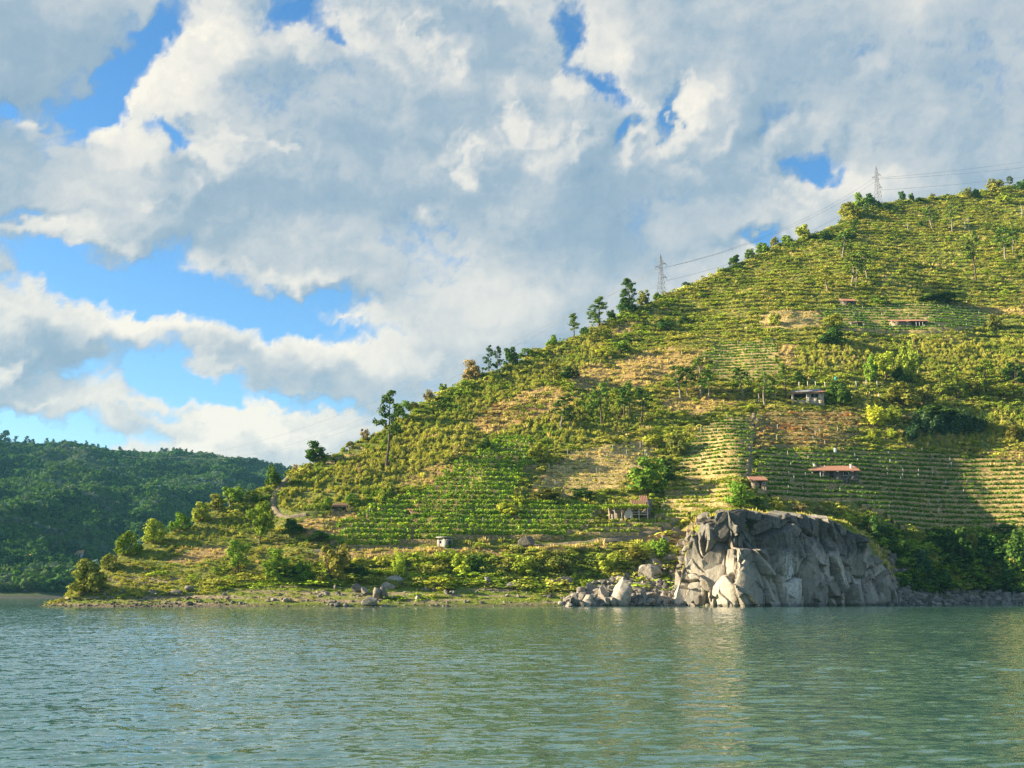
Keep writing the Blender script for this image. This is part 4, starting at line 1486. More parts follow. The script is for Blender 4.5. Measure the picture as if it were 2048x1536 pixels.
def clump_leaves(cent, rad, n, size, aspect, rng, up=0.25, flat=0.8):
    d = unit(rng.normal(size=(n, 3)))
    C = cent + d * rad * [1, 1, flat] * (0.55 + 0.5 * rng.random((n, 1)))
    return leaf_quads(C, d + [0, 0, up], size, aspect, rng, 0.45)


def tree_pine(rng, bare=0.45, width=0.20, tiers=17, dense=1.0, bend=0.02):
    zs = np.linspace(0, 1, 8)
    tr = np.stack([bend * np.sin(zs * 2.4) + rng.normal(size=8) * 0.004, rng.normal(size=8) * 0.006, zs * 0.97], -1)
    tr[:, :2] -= tr[0, :2]
    wood = [tube(tr, 0.017 * (1 - zs) + 0.004, 7)]
    crown = []
    for i in range(tiers):
        h = bare + (1 - bare) * (i + rng.random()) / tiers
        f = (h - bare) / (1 - bare)
        ln = width * (1.05 - 0.75 * f ** 1.4) * rng.uniform(0.5, 1.15)
        a = rng.random() * 6.28
        p0 = np.array([np.interp(h, zs, tr[:, 0]), np.interp(h, zs, tr[:, 1]), h * 0.97])
        p1 = p0 + np.array([math.cos(a) * ln, math.sin(a) * ln, rng.uniform(0.0, 0.08)])
        wood.append(limb(p0, p1, 0.006, 0.002, 0.01, rng, 4))
        for q in (0.55, 0.85, 1.05):
            c = p0 + (p1 - p0) * q + rng.normal(size=3) * 0.018
            crown.append(clump_leaves(c, rng.uniform(0.035, 0.06), int(26 * dense), 0.017, 0.45, rng, 0.4, 0.7))
    crown.append(clump_leaves(tr[-1], 0.05, 40, 0.017, 0.45, rng, 0.4, 1.2))
    for i in range(4):                                   # dead stubs below the crown
        h = bare * rng.uniform(0.5, 1.0)
        p0 = np.array([np.interp(h, zs, tr[:, 0]), 0, h * 0.97])
        a = rng.random() * 6.28
        wood.append(limb(p0, p0 + np.array([math.cos(a) * 0.07, math.sin(a) * 0.07, 0.02]), 0.004, 0.0015, 0, rng, 4))
    return wood, crown


def tree_broad(rng, lobes=13, low=0.28, n=120, size=0.027):
    wood = [tube(np.array([[0, 0, -0.02], [0.01, 0, 0.2], [0.0, 0.01, 0.45], [0.02, 0, 0.7]]), [0.035, 0.028, 0.018, 0.006], 7)]
    crown = []
    for i in range(lobes):
        a = rng.random() * 6.28
        h = low + (0.92 - low) * (i + 0.5) / lobes
        env = math.sin(math.pi * (0.18 + 0.80 * (h - low) / (1 - low))) ** 0.7
        r = 0.34 * env * math.sqrt(rng.uniform(0.1, 1.0))
        c = np.array([math.cos(a) * r, math.sin(a) * r, h])
        wood.append(limb(np.array([0.0, 0, h * 0.55]), c, 0.012, 0.003, 0, rng, 4))
        crown.append(clump_leaves(c, rng.uniform(0.11, 0.19), n, size, 0.75, rng, 0.2, 0.85))
    return wood, crown


def tree_bush(rng, lobes=19, n=85, size=0.036):
    wood = [limb(np.array([0, 0, -0.03]), np.array([math.cos(a) * 0.2, math.sin(a) * 0.2, 0.6]), 0.022, 0.006, 0, rng, 5) for a in rng.random(4) * 6.28]
    crown = []
    skew = rng.uniform(0.7, 1.3, 6)
    for i in range(lobes):
        a = rng.random() * 6.28
        h = 0.10 + 0.72 * (i + 0.5) / lobes
        r = 0.38 * math.sqrt(max(0.05, 1 - (h / 0.95) ** 2)) * math.sqrt(rng.uniform(0.15, 1.0)) * skew[int(a / 6.29 * 6)]
        crown.append(clump_leaves(np.array([math.cos(a) * r, math.sin(a) * r, h * rng.uniform(0.85, 1.12)]), rng.uniform(0.09, 0.20), n, size, 0.7, rng, 0.25, 0.95))
    return wood, crown


def tree_slim(rng):
    """young pine with a bare stem and a tall loose head"""
    zs = np.linspace(0, 1, 6)
    tr = np.stack([0.03 * np.sin(zs * 3 + rng.random() * 3), rng.normal(size=6) * 0.008, zs * 0.96], -1)
    tr[:, :2] -= tr[0, :2]
    wood = [tube(tr, 0.015 * (1 - zs) + 0.004, 6)]
    crown = []
    for i in range(22):
        h = 0.36 + 0.64 * ((i + rng.random()) / 22) ** 0.9
        a = rng.random() * 6.28
        f = (h - 0.36) / 0.64
        ln = rng.uniform(0.5, 1.1) * 0.15 * math.sin(math.pi * (0.25 + 0.68 * f))
        p0 = np.array([np.interp(h, zs, tr[:, 0]), 0, h * 0.96])
        p1 = p0 + np.array([math.cos(a) * ln, math.sin(a) * ln, 0.03])
        wood.append(limb(p0, p1, 0.004, 0.0015, 0, rng, 4))
        crown.append(clump_leaves(p1, rng.uniform(0.035, 0.07), 30, 0.02, 0.5, rng, 0.4, 0.8))
    return wood, crown


def tree_dead(rng):
    zs = np.linspace(0, 1, 6)
    tr = np.stack([0.03 * np.sin(zs * 3), rng.normal(size=6) * 0.008, zs], -1)
    wood = [tube(tr, 0.022 * (1 - zs) + 0.006, 6)]
    for i in range(7):
        h = rng.uniform(0.35, 0.95)
        a = rng.random() * 6.28
        p0 = np.array([np.interp(h, zs, tr[:, 0]), 0, h])
        wood.append(limb(p0, p0 + np.array([math.cos(a) * 0.13, math.sin(a) * 0.13, 0.10]), 0.008, 0.002, 0, rng, 4))
    return wood, []


def tree_feather(rng):
    """upright willow like shrub, feathery"""
    wood, crown = [], []
    for i in range(22):
        a = rng.random() * 6.28
        r = 0.30 * math.sqrt(rng.random())
        h = 0.95 * (1 - 0.5 * (r / 0.3) ** 2) * rng.uniform(0.75, 1.05)
        p1 = np.array([math.cos(a) * r, math.sin(a) * r, h])
        p0 = p1 * [0.25, 0.25, 0.0]
        wood.append(limb(p0, p1 * 0.9, 0.008, 0.002, 0, rng, 4))
        tt = rng.uniform(0.25, 1.05, 75)[:, None]
        C = p0 + (p1 - p0) * tt + rng.normal(size=(75, 3)) * 0.03
        crown.append(leaf_quads(C, (C - [0, 0, 0.3]) + [0, 0, 0.1], 0.028, 0.5, rng, 0.6))
    return wood, crown


TREE_FN = {'pine': lambda r: tree_pine(r), 'cone': lambda r: tree_pine(r, 0.12, 0.24, 26, 1.2), 'slim': tree_slim, 'broad': tree_broad, 'bush': tree_bush, 'dead': tree_dead, 'feather': tree_feather,
           'umbrella': lambda r: tree_pine(r, 0.42, 0.20, 16, 1.1, -0.05)}
TREE_W = {'pine': 0.42, 'cone': 0.46, 'slim': 0.26, 'broad': 0.92, 'bush': 0.98, 'dead': 0.26, 'feather': 0.75, 'umbrella': 0.40}
BARK_MID = bark_material('pale_bark', (0.14, 0.115, 0.085), (0.32, 0.27, 0.21))
TREE_ME = {}
for kd, fn in TREE_FN.items():
    TREE_ME[kd] = []
    for i in range(1 if kd == 'umbrella' else 4):
        rng = np.random.default_rng(5000 + 37 * i + sum(map(ord, kd)))
        wood, crown = fn(rng)
        V, Fs = join(wood)
        wm = mesh_np('trunk', V, Fs, [BARK_PALE if kd == 'dead' else BARK_MID if kd == 'slim' else BARK], True)
        cm = None
        if crown:
            V, Fs = join(crown)
            cm = leaf_mesh('crown', V, Fs, LEAF_O, 4, rng)
        TREE_ME[kd].append((wm, cm))

GREENS = {'g': (0.095, 0.150, 0.018), 'y': (0.190, 0.210, 0.028), 'd': (0.040, 0.075, 0.014), 'o': (0.120, 0.125, 0.024), 'l': (0.25, 0.29, 0.03), 'p': (0.080, 0.125, 0.022), 't': (0.17, 0.135, 0.055), 'b': (0.045, 0.085, 0.035)}
NTREE = [0]


def plant(kind, px, py, wp, hp, col, label, name=None, sink=0.02, group=None):
    q = hit(px, py)
    k = q.y / F
    rng = random.Random(NTREE[0] * 7 + 3)
    NTREE[0] += 1
    wm, cm = TREE_ME[kind][rng.randrange(len(TREE_ME[kind]))]
    nm = name or {'bush': 'bush', 'feather': 'shrub', 'dead': 'dead_tree', 'broad': 'tree'}.get(kind, 'pine_tree')
    if nm == 'bush' and ' tree' in label and 'bushy' not in label and 'behind the leafy tree' not in label and ' bush' not in label:
        nm = 'tree'
    root = empty(nm, q - Vector((0, 0, sink * hp * k)), rng.uniform(0, 6.28))
    sx = wp * k / TREE_W[kind]
    root.scale = (sx, sx, hp * k)
    obj('trunk', wm, root)
    if cm is not None:
        c = obj('crown', cm, root)
        g = GREENS[col]
        j = rng.uniform(0.85, 1.2)
        c.color = (g[0] * j * rng.uniform(0.9, 1.12), g[1] * j, g[2] * j, 1)
    cat = {'bush': 'bush', 'shrub': 'shrub', 'dead_tree': 'dead tree', 'tree': 'tree', 'pine_tree': 'pine tree'}[nm]
    tag(root, label, cat, group)
    return root


TREES = [  # kind, px, py of the foot, width, height, colour, label
    ('umbrella', 772, 940, 60, 162, 'd', 'tall lone pine with bare dark trunk standing above the skyline'),
    ('bush', 180, 1186, 84, 72, 'o', 'big dark olive bush at the tip of the point'), ('bush', 216, 1140, 44, 36, 'o', 'dull bush rising behind the big dark one at the point'), ('bush', 251, 1112, 60, 54, 'g', 'round green tree on the shoulder above the point'),  # trees of the point: sunlight worked into lighter leaf colours
    ('bush', 311, 1086, 58, 52, 'y', 'yellow green tree on the low skyline, next right of the round one'), ('bush', 362, 1060, 50, 40, 'g', 'green bush on the low skyline between two yellower ones'),
    ('bush', 402, 1042, 54, 38, 'y', 'broad yellow green bush on the low skyline'), ('bush', 434, 1020, 40, 34, 'o', 'small olive bush on the low skyline below the dark one'), ('bush', 462, 1004, 62, 40, 'g', 'dark green bush on the low skyline, left of the dirt track'),
    ('bush', 548, 972, 40, 46, 'd', 'small dark tree beside the top of the dirt track'), ('bush', 632, 924, 58, 46, 'd', 'round dark tree on the skyline left of the tall pine'), ('bush', 590, 940, 18, 18, 't', 'bare twiggy bush on the skyline left of the round tree'),
    ('bush', 700, 892, 26, 16, 'o', 'small olive bush on the skyline left of the tall pine'), ('bush', 729, 876, 26, 28, 't', 'brown leafless looking bush just left of the tall pine'), ('broad', 806, 846, 44, 46, 'g', 'green tree on the skyline right behind the tall pine'), ('bush', 826, 826, 30, 24, 'o', 'olive bush on the skyline right of the green tree behind the pine'),
    ('feather', 858, 802, 30, 30, 't', 'pale grey brown shrub on the skyline, mid left'), ('bush', 886, 786, 24, 26, 'g', 'small green bush on the skyline between pale shrubs'), ('bush', 945, 764, 52, 48, 't', 'grey green tree on the skyline left of the dark conifers'), ('cone', 978, 748, 26, 56, 'b', 'dark pointed conifer on the skyline'), ('cone', 994, 742, 24, 54, 'd', 'second dark conifer, touching the pointed one'),
    ('bush', 1022, 732, 44, 44, 'd', 'dark round tree on the skyline right of the conifers'), ('bush', 1056, 716, 36, 24, 'g', 'low green bush on the skyline right of the dark round tree'), ('bush', 1103, 696, 32, 30, 'g', 'small round tree alone on the skyline'),
    ('pine', 1147, 684, 34, 58, 'p', 'thin pine on the skyline, leftmost of the three skyline pines'), ('bush', 1168, 672, 26, 22, 'd', 'dark bush on the skyline right of the thin pine'), ('cone', 1198, 654, 46, 64, 'p', 'broad pine on the skyline, middle of the three skyline pines'), ('bush', 1222, 640, 30, 24, 'd', 'dark bush between the two larger skyline pines'),
    ('cone', 1258, 622, 50, 72, 'd', 'tallest pine on the skyline left of the smaller pylon'), ('bush', 1252, 624, 44, 40, 'd', 'dense dark bush at the foot of the tallest skyline pine'), ('bush', 1291, 612, 36, 36, 'o', 'round olive bush left of the smaller pylon'), ('bush', 1313, 592, 22, 18, 'g', 'tiny bush at the foot of the smaller pylon'),
    ('bush', 1470, 530, 36, 28, 'd', 'dark bush on the skyline right of the smaller pylon'), ('bush', 1500, 518, 34, 22, 'g', 'green bush on the skyline, second right of the smaller pylon'), ('bush', 1527, 505, 36, 24, 'g', 'green bush on the skyline, third right of the smaller pylon'), ('bush', 1549, 492, 26, 28, 'o', 'small olive tree on the skyline'), ('bush', 1576, 488, 34, 24, 'g', 'bush on the skyline left of the broad yellow one'), ('bush', 1606, 482, 46, 36, 'y', 'broad yellow green tree on the skyline, midway to the big pylon'),
    ('bush', 1700, 432, 56, 42, 'y', 'large bright bush on the skyline left of the big pylon'), ('bush', 1722, 424, 42, 44, 'g', 'green bush between the bright one and the big pylon'), ('bush', 1744, 416, 42, 38, 'd', 'dark bush at the foot of the big pylon'), ('bush', 1805, 404, 22, 24, 'b', 'small airy tree on the skyline right of the big pylon'), ('bush', 1823, 402, 18, 18, 'd', 'small dark tree beside the airy one'), ('bush', 1866, 395, 16, 14, 'o', 'tiny bush alone on the skyline near the top'),
    ('bush', 1937, 398, 26, 24, 'o', 'olive bush on the skyline near the right edge'), ('bush', 1953, 396, 22, 22, 'd', 'dark bush touching the olive one near the right edge'), ('bush', 1991, 392, 48, 38, 'o', 'wide olive tree on the skyline near the right edge'), ('slim', 2019, 378, 14, 28, 'd', 'thin upright tree on the skyline at the right'), ('bush', 2044, 384, 34, 28, 'd', 'dark bush on the skyline at the right edge of the view'), ('bush', 2010, 410, 50, 24, 'y', 'yellow green bush just below the skyline at the right'),
    ('cone', 1714, 470, 24, 36, 'd', 'dark conifer below the bushes of the big pylon'), ('bush', 1843, 454, 18, 14, 'd', 'round dark bush on the upper slope below the big pylon'), ('bush', 1690, 480, 60, 14, 'd', 'low dark hedge like bush left of the dark conifer'), ('bush', 1650, 482, 40, 18, 'd', 'dark bush at the left end of the hedge like one'),
    ('slim', 1685, 521, 34, 66, 'p', 'slender pine on the upper slope, highest of the left group'), ('slim', 1704, 574, 36, 70, 'p', 'slender pine in the middle of the upper left group'), ('slim', 1712, 572, 26, 62, 'p', 'slender pine touching the middle one of the upper group'), ('slim', 1734, 558, 30, 60, 'p', 'slender pine right of the upper left group'), ('slim', 1655, 584, 34, 48, 'y', 'short light pine at the foot of the upper left group'),
    ('slim', 1865, 461, 24, 54, 'p', 'spindly pine high on the slope below the skyline'), ('slim', 1905, 466, 22, 62, 'p', 'taller spindly pine right of the first one below the skyline'), ('pine', 1952, 564, 40, 110, 'p', 'tall half bare pine on the upper right slope'), ('slim', 2012, 524, 34, 74, 'p', 'slender pine on the upper slope at the right'), ('slim', 2026, 507, 22, 48, 'p', 'smaller slender pine at the right edge of the upper slope'),
    ('dead', 1931, 460, 10, 26, 'p', 'white dead trunk on the upper slope'), ('dead', 1938, 456, 9, 28, 'p', 'second white dead trunk close to the first'), ('dead', 2044, 436, 10, 30, 'p', 'white dead trunk at the right edge below the skyline'), ('dead', 1815, 463, 7, 24, 'p', 'grey dead stem on the upper slope left of the spindly pines'),
    ('slim', 1121, 864, 40, 74, 'd', 'dark pine with bare stem, leftmost on the middle slope'), ('slim', 1141, 860, 26, 52, 'p', 'thin leaning pine next to the leftmost one mid slope'), ('pine', 1203, 852, 48, 88, 'p', 'leafy pine in the middle slope row'), ('pine', 1247, 840, 36, 66, 'd', 'dark pine right of the leafy one mid slope'), ('pine', 1258, 837, 30, 74, 'p', 'slim pine between two dark ones mid slope'), ('pine', 1284, 850, 44, 76, 'd', 'dark pine at the right end of the mid slope row'),
    ('slim', 1362, 798, 40, 70, 'p', 'pale stemmed pine left of the small high vineyard'), ('slim', 1376, 794, 30, 62, 'd', 'second pale stemmed pine left of the small high vineyard'), ('slim', 1402, 797, 40, 86, 'p', 'tallest pale stemmed pine left of the small high vineyard'), ('slim', 1486, 796, 38, 62, 'p', 'pine below the small high vineyard'), ('slim', 1530, 814, 36, 70, 'p', 'pine left of the hut with the grey roof'), ('pine', 1572, 800, 32, 74, 'p', 'pine standing at the left corner of the hut with the grey roof'), ('slim', 1518, 806, 26, 50, 'y', 'light young pine left of the hut with the grey roof'), ('slim', 1418, 800, 28, 52, 'g', 'short pine in the group left of the small high vineyard'),
    ('cone', 1110, 774, 34, 54, 'o', 'olive conical tree on the left middle slope'), ('bush', 1140, 760, 60, 26, 'd', 'dark low thicket right of the olive conical tree'), ('bush', 1330, 662, 56, 26, 'd', 'dark thicket high on the slope below the smaller pylon'), ('bush', 1366, 650, 30, 24, 'd', 'dark bush at the right end of the high thicket'), ('bush', 1240, 705, 50, 26, 'g', 'green bush on the slope below the skyline pines'), ('bush', 1210, 715, 44, 24, 'l', 'light feathery bush below the skyline pines'),
    ('bush', 1660, 690, 66, 44, 'd', 'dark bushy tree below the left end of the upper vineyard'), ('broad', 1668, 662, 46, 34, 'y', 'sunny yellow green tree behind the dark bushy one'), ('feather', 1818, 770, 54, 108, 'y', 'tall light green poplar like tree right of centre'), ('broad', 1772, 762, 56, 62, 'l', 'bright lime tree beside the tall poplar like one'), ('bush', 1742, 764, 40, 56, 'g', 'green bush left of the bright lime tree'), ('bush', 1800, 766, 50, 34, 'd', 'dark bush at the foot of the tall poplar like tree'),
    ('cone', 1880, 794, 42, 64, 'y', 'young yellow green pine, first of three right of the poplar'), ('cone', 1917, 798, 32, 68, 'y', 'slim young pine, second of three right of the poplar'), ('cone', 1972, 788, 50, 70, 'g', 'broad young pine, third of three right of the poplar'), ('bush', 2030, 770, 60, 50, 'd', 'dark bush at the right edge, level with the young pines'), ('bush', 1945, 796, 40, 30, 'o', 'olive bush between the second and third young pine'), ('broad', 2010, 800, 60, 34, 'y', 'yellow green bush right of the young pines'),
    ('bush', 1682, 812, 68, 52, 'd', 'big dark bush at the right end of the hut with the grey roof'), ('bush', 1655, 806, 34, 26, 'l', 'lime bush between the grey roofed hut and the big dark bush'), ('bush', 1800, 812, 84, 48, 'o', 'wide olive bush below the poplar like tree'), ('bush', 1850, 815, 60, 46, 'o', 'brownish bush right of the wide olive one'), ('feather', 1748, 856, 66, 56, 'l', 'bright feathery shrub at the right end of the rust terraces'), ('feather', 1790, 850, 50, 44, 'y', 'yellow feathery shrub next right of the bright one'),
    ('feather', 1850, 872, 70, 64, 'b', 'blue green shaded shrub, leftmost of the shady clump'), ('feather', 1900, 878, 74, 70, 'b', 'largest blue green shrub in the shady clump'), ('feather', 1950, 872, 66, 60, 'b', 'blue green shrub at the right of the shady clump'), ('feather', 1825, 882, 44, 40, 'b', 'small blue green shrub below the shady clump'), ('cone', 1988, 868, 24, 40, 'y', 'little pointed light tree right of the shady clump'), ('feather', 1744, 882, 20, 24, 'l', 'small light shrub on the terraces below the bright one'), ('feather', 1783, 880, 24, 24, 'l', 'second small light shrub on the terraces'), ('bush', 2030, 880, 60, 30, 'o', 'olive bush at the right edge above the lit terraces'), ('bush', 1880, 845, 150, 40, 'd', 'long dark thicket behind the shady clump'),  # blue green leaves carry the shade of the clump in their colour
    ('bush', 1292, 985, 100, 72, 'g', 'largest round bush in the middle of the vineyards'), ('bush', 1334, 965, 50, 40, 'd', 'dark bush at the right of the largest round one'), ('bush', 1352, 915, 50, 56, 'o', 'olive bush above the largest round one'), ('bush', 1330, 940, 44, 30, 'd', 'dark gap bush between the olive and the round one'), ('bush', 1305, 896, 60, 30, 'y', 'yellow bush above the straw terraces'), ('bush', 968, 902, 40, 30, 'd', 'dark bush at the upper left corner of the big vineyard'), ('bush', 1075, 925, 56, 44, 'y', 'yellow bush between the big vineyard and the straw terraces'), ('bush', 1010, 1030, 50, 26, 'l', 'lime bush inside the big vineyard'), ('bush', 1040, 1015, 44, 24, 'l', 'second lime bush inside the big vineyard'), ('bush', 1090, 1000, 90, 22, 'o', 'dark hedge along the foot of the straw terraces'), ('bush', 1165, 1000, 70, 26, 'd', 'dark hedge left of the ruined farmhouse'),
    ('broad', 1482, 1024, 66, 62, 'g', 'leafy tree on top of the cliff, left side'), ('bush', 1512, 1022, 40, 30, 'd', 'dark bush behind the leafy tree on the cliff'), ('bush', 1744, 1082, 46, 54, 'd', 'dark bush hanging over the right shoulder of the cliff'), ('bush', 1700, 1046, 44, 22, 'l', 'sunlit bush on the right top of the cliff'), ('bush', 1728, 1050, 40, 24, 'y', 'yellow bush next to the dark hanging one'), ('feather', 1600, 1030, 44, 24, 't', 'pale straw shrub on the cliff top'), ('feather', 1640, 1032, 30, 22, 't', 'second pale straw shrub on the cliff top'), ('feather', 1560, 1026, 34, 22, 'y', 'yellowish shrub on the cliff top'),
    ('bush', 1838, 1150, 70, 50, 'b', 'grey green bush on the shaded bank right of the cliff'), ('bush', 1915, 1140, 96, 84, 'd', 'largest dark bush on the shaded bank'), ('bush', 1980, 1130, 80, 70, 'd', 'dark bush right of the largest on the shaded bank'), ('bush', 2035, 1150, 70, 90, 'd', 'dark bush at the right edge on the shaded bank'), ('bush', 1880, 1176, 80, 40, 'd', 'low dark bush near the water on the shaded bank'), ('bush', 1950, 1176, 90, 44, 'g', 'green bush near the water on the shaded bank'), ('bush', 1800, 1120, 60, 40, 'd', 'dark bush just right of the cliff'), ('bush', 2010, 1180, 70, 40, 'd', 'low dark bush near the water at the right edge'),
    ('broad', 520, 1088, 66, 86, 'g', 'green tree left of the dirt track foot'), ('broad', 475, 1146, 58, 66, 'g', 'green tree above the beach, left of the round glossy bush'), ('bush', 551, 1162, 72, 66, 'g', 'round glossy bush above the beach'), ('bush', 604, 1160, 42, 42, 'g', 'smaller bush between the glossy and the big olive one'), ('bush', 666, 1168, 86, 84, 'o', 'big rounded olive bush above the beach'), ('feather', 795, 1160, 42, 62, 'l', 'light creeper covered shrub above the beach'), ('bush', 716, 1160, 60, 34, 'd', 'dark bush right of the big olive one'), ('bush', 918, 1150, 50, 46, 'l', 'bright creeper covered bush above the beach'), ('bush', 952, 1150, 50, 40, 'd', 'dark bush right of the bright creeper covered one'),
    ('bush', 880, 1182, 74, 30, 'l', 'bright green mound at the top of the beach'), ('bush', 590, 1068, 60, 34, 'd', 'dark bush right of the green tree by the track'), ('bush', 655, 1020, 24, 30, 'g', 'small green bush at the left end of the big vineyard'), ('bush', 700, 1012, 30, 26, 'g', 'small bush right of the red roofed shed'), ('bush', 640, 1085, 50, 26, 'd', 'dark bush on the bank at the left edge of the big vineyard'), ('bush', 1210, 1148, 70, 44, 'y', 'yellow green bush on the bank near the rubble'), ('bush', 1275, 1130, 70, 40, 'o', 'olive bush on the bank above the rubble'), ('bush', 1322, 1120, 56, 48, 'g', 'green bush against the broken crag'), ('bush', 1120, 1150, 80, 40, 'o', 'olive bush mid bank above the dark rounded boulder'), ('bush', 1050, 1152, 80, 40, 'y', 'yellow bush mid bank'), ('feather', 854, 1040, 16, 28, 'd', 'dark upright shrub beside the low red roof'), ('bush', 895, 1096, 24, 16, 'd', 'dark bush right of the small concrete hut'),
    ('bush', 1215, 680, 30, 22, 'o', 'olive bush below the middle skyline pine'), ('bush', 1550, 655, 34, 30, 'y', 'yellow bush at the left end of the dry terraces'), ('bush', 1990, 660, 44, 34, 'o', 'olive bush at the right end of the upper vineyard'), ('bush', 1760, 612, 50, 22, 'g', 'green bush above the upper vineyard'), ('bush', 1880, 606, 120, 22, 'd', 'long dark thicket above the upper vineyard'), ('bush', 1600, 770, 40, 30, 'd', 'dark bush above the grey roofed hut'),
]
for kd, px, py, wp, hp, cl, lab in TREES:
    plant(kd, px, py, wp, hp, cl, lab)

# pines along the crest of the far hill
ORD = ('first second third fourth fifth sixth seventh eighth ninth tenth eleventh twelfth thirteenth fourteenth fifteenth sixteenth seventeenth eighteenth nineteenth twentieth '
       'twenty-first twenty-second twenty-third twenty-fourth twenty-fifth twenty-sixth twenty-seventh').split()
FAR_PINES = [(8, 46), (30, 26), (52, 28), (62, 20), (92, 24), (104, 22), (128, 24), (150, 22), (172, 26), (184, 18), (196, 18), (212, 14), (240, 16), (268, 12), (300, 10), (326, 22), (334, 22), (348, 24), (360, 24), (372, 22), (384, 20), (400, 18), (414, 14), (440, 12), (464, 10), (486, 12), (506, 14)]
for i, (px, hp) in enumerate(FAR_PINES):
    u = float(u_of(px, 900))
    yc = 1750 + 500 * min(max(u + 0.2, -0.5), 0.8) - 8
    z = float(far_height(np.array([u * yc]), np.array([yc]))[0])
    k = yc / F
    h = (hp * 0.62 + 9) * k
    root = empty('pine_tree', (u * yc, yc, z - 1.0), i * 1.3)
    kd = ('broad', 'pine', 'cone')[i % 3] if hp > 14 else ('broad', 'cone')[i % 2]
    wd = h * (0.75 if kd == 'broad' else 0.55)
    root.scale = (wd / TREE_W[kd], wd / TREE_W[kd], h)
    wm, cm = TREE_ME[kd][i % 4]
    obj('trunk', wm, root)
    c = obj('crown', cm, root)
    c.color = (0.035, 0.06, 0.018, 1)
    tag(root, 'small dark tree on the crest of the far hill, %s from the left' % ORD[i], 'tree', 'trees along the crest of the far hill')

# ------------------------------------------------------------------ huts among the vineyards
def stone_mat(name, c0, c1, c2, scale=2.2):
    m, t, out = material(name)
    tcx = t.node('ShaderNodeTexCoord').outputs['Object']
    vo = t.node('ShaderNodeTexVoronoi')
    t.l.new(t.vmath('MULTIPLY', tcx, (1.0, 1.0, 1.8)), vo.inputs['Vector'])
    vo.inputs['Scale'].default_value = scale
    n = t.noise(tcx, 3.0, 4, 0.6).outputs[0]
    c = t.ramp(t.math('MULTIPLY_ADD', t.sep(vo.outputs['Color'])[0], 0.55, t.math('MULTIPLY', n, 0.5)), [(0.2, c0), (0.5, c1), (0.85, c2)])
    principled(t, out, c, 0.95, 0.1, vo.outputs['Distance'], 0.08, 0.8)
    return m


def plain_mat(name, c0, c1, scale=3.0, rough=0.85):
    m, t, out = material(name)
    tcx = t.node('ShaderNodeTexCoord').outputs['Object']
    n = t.noise(tcx, scale, 5, 0.6).outputs[0]
    principled(t, out, t.ramp(n, [(0.3, c0), (0.7, c1)]), rough, 0.2, n, 0.03, 0.5)
    return m


SLATE_WALL = stone_mat('hut_dark_stone', (0.05, 0.045, 0.04), (0.13, 0.11, 0.09), (0.26, 0.22, 0.17))
TAN_WALL = stone_mat('hut_tan_stone', (0.12, 0.09, 0.06), (0.28, 0.22, 0.15), (0.45, 0.37, 0.27))
PALE_WALL = stone_mat('hut_pale_stone', (0.24, 0.19, 0.14), (0.42, 0.36, 0.28), (0.60, 0.52, 0.42))
RENDER_WALL = plain_mat('pale_render', (0.22, 0.205, 0.18), (0.36, 0.335, 0.29))
WHITE_P = plain_mat('white_paint', (0.40, 0.38, 0.34), (0.60, 0.57, 0.52))
TILE_R = plain_mat('clay_tile', (0.26, 0.115, 0.07), (0.42, 0.215, 0.14), 5.0)
TILE_O = plain_mat('orange_sheet', (0.60, 0.28, 0.10), (0.72, 0.40, 0.18), 4.0)
TILE_B = plain_mat('brown_sheet', (0.20, 0.11, 0.055), (0.30, 0.18, 0.09), 4.0)
SHEET_G = plain_mat('grey_roof_slab', (0.30, 0.29, 0.27), (0.50, 0.48, 0.44), 2.0)
WOOD_D = plain_mat('dark_wood', (0.035, 0.025, 0.018), (0.09, 0.065, 0.045), 6.0)
m, t, out = material('window_glass')
principled(t, out, (0.02, 0.025, 0.03), 0.08, 0.5)
GLASS = m


def wavy_roof(w, d, rise, thick, period, amp):
    """sheet of tiles sloping down to the front: x along the hut, y from the eave (0) up to the back (d)"""
    nx = max(int(w / period * 4), 8)
    xs = np.linspace(-w / 2, w / 2, nx + 1)
    ys = np.linspace(0, d, 7)
    Y, X = np.meshgrid(ys, xs, indexing='ij')
    st = (np.arange(7) % 2) * 0.02
    Z = rise * Y / d + amp * np.cos(X * 2 * math.pi / period) + st[:, None]
    top = np.stack([X, Y, Z + thick], -1).reshape(-1, 3)
    bot = np.stack([X, Y, rise * Y / d - 0.02 + 0 * X], -1).reshape(-1, 3)
    n, mm = 7, nx + 1
    f = grid_faces(n, mm)
    k = n * mm
    i = np.arange(k).reshape(n, mm)
    rim = np.concatenate([i[0, :], i[1:, -1], i[-1, ::-1][1:], i[::-1, 0][1:]])
    sk = np.stack([rim[1:], rim[:-1], rim[:-1] + k, rim[1:] + k], -1)
    return np.concatenate([top, bot]), np.concatenate([f, f[:, ::-1] + k, sk])


def part(name, parts, mat, parent, smooth=False):
    V, Fs = join(parts) if isinstance(parts, list) else (parts[0], [parts[1]])
    return obj(name, mesh_np(name, V, Fs, [mat], smooth), parent)


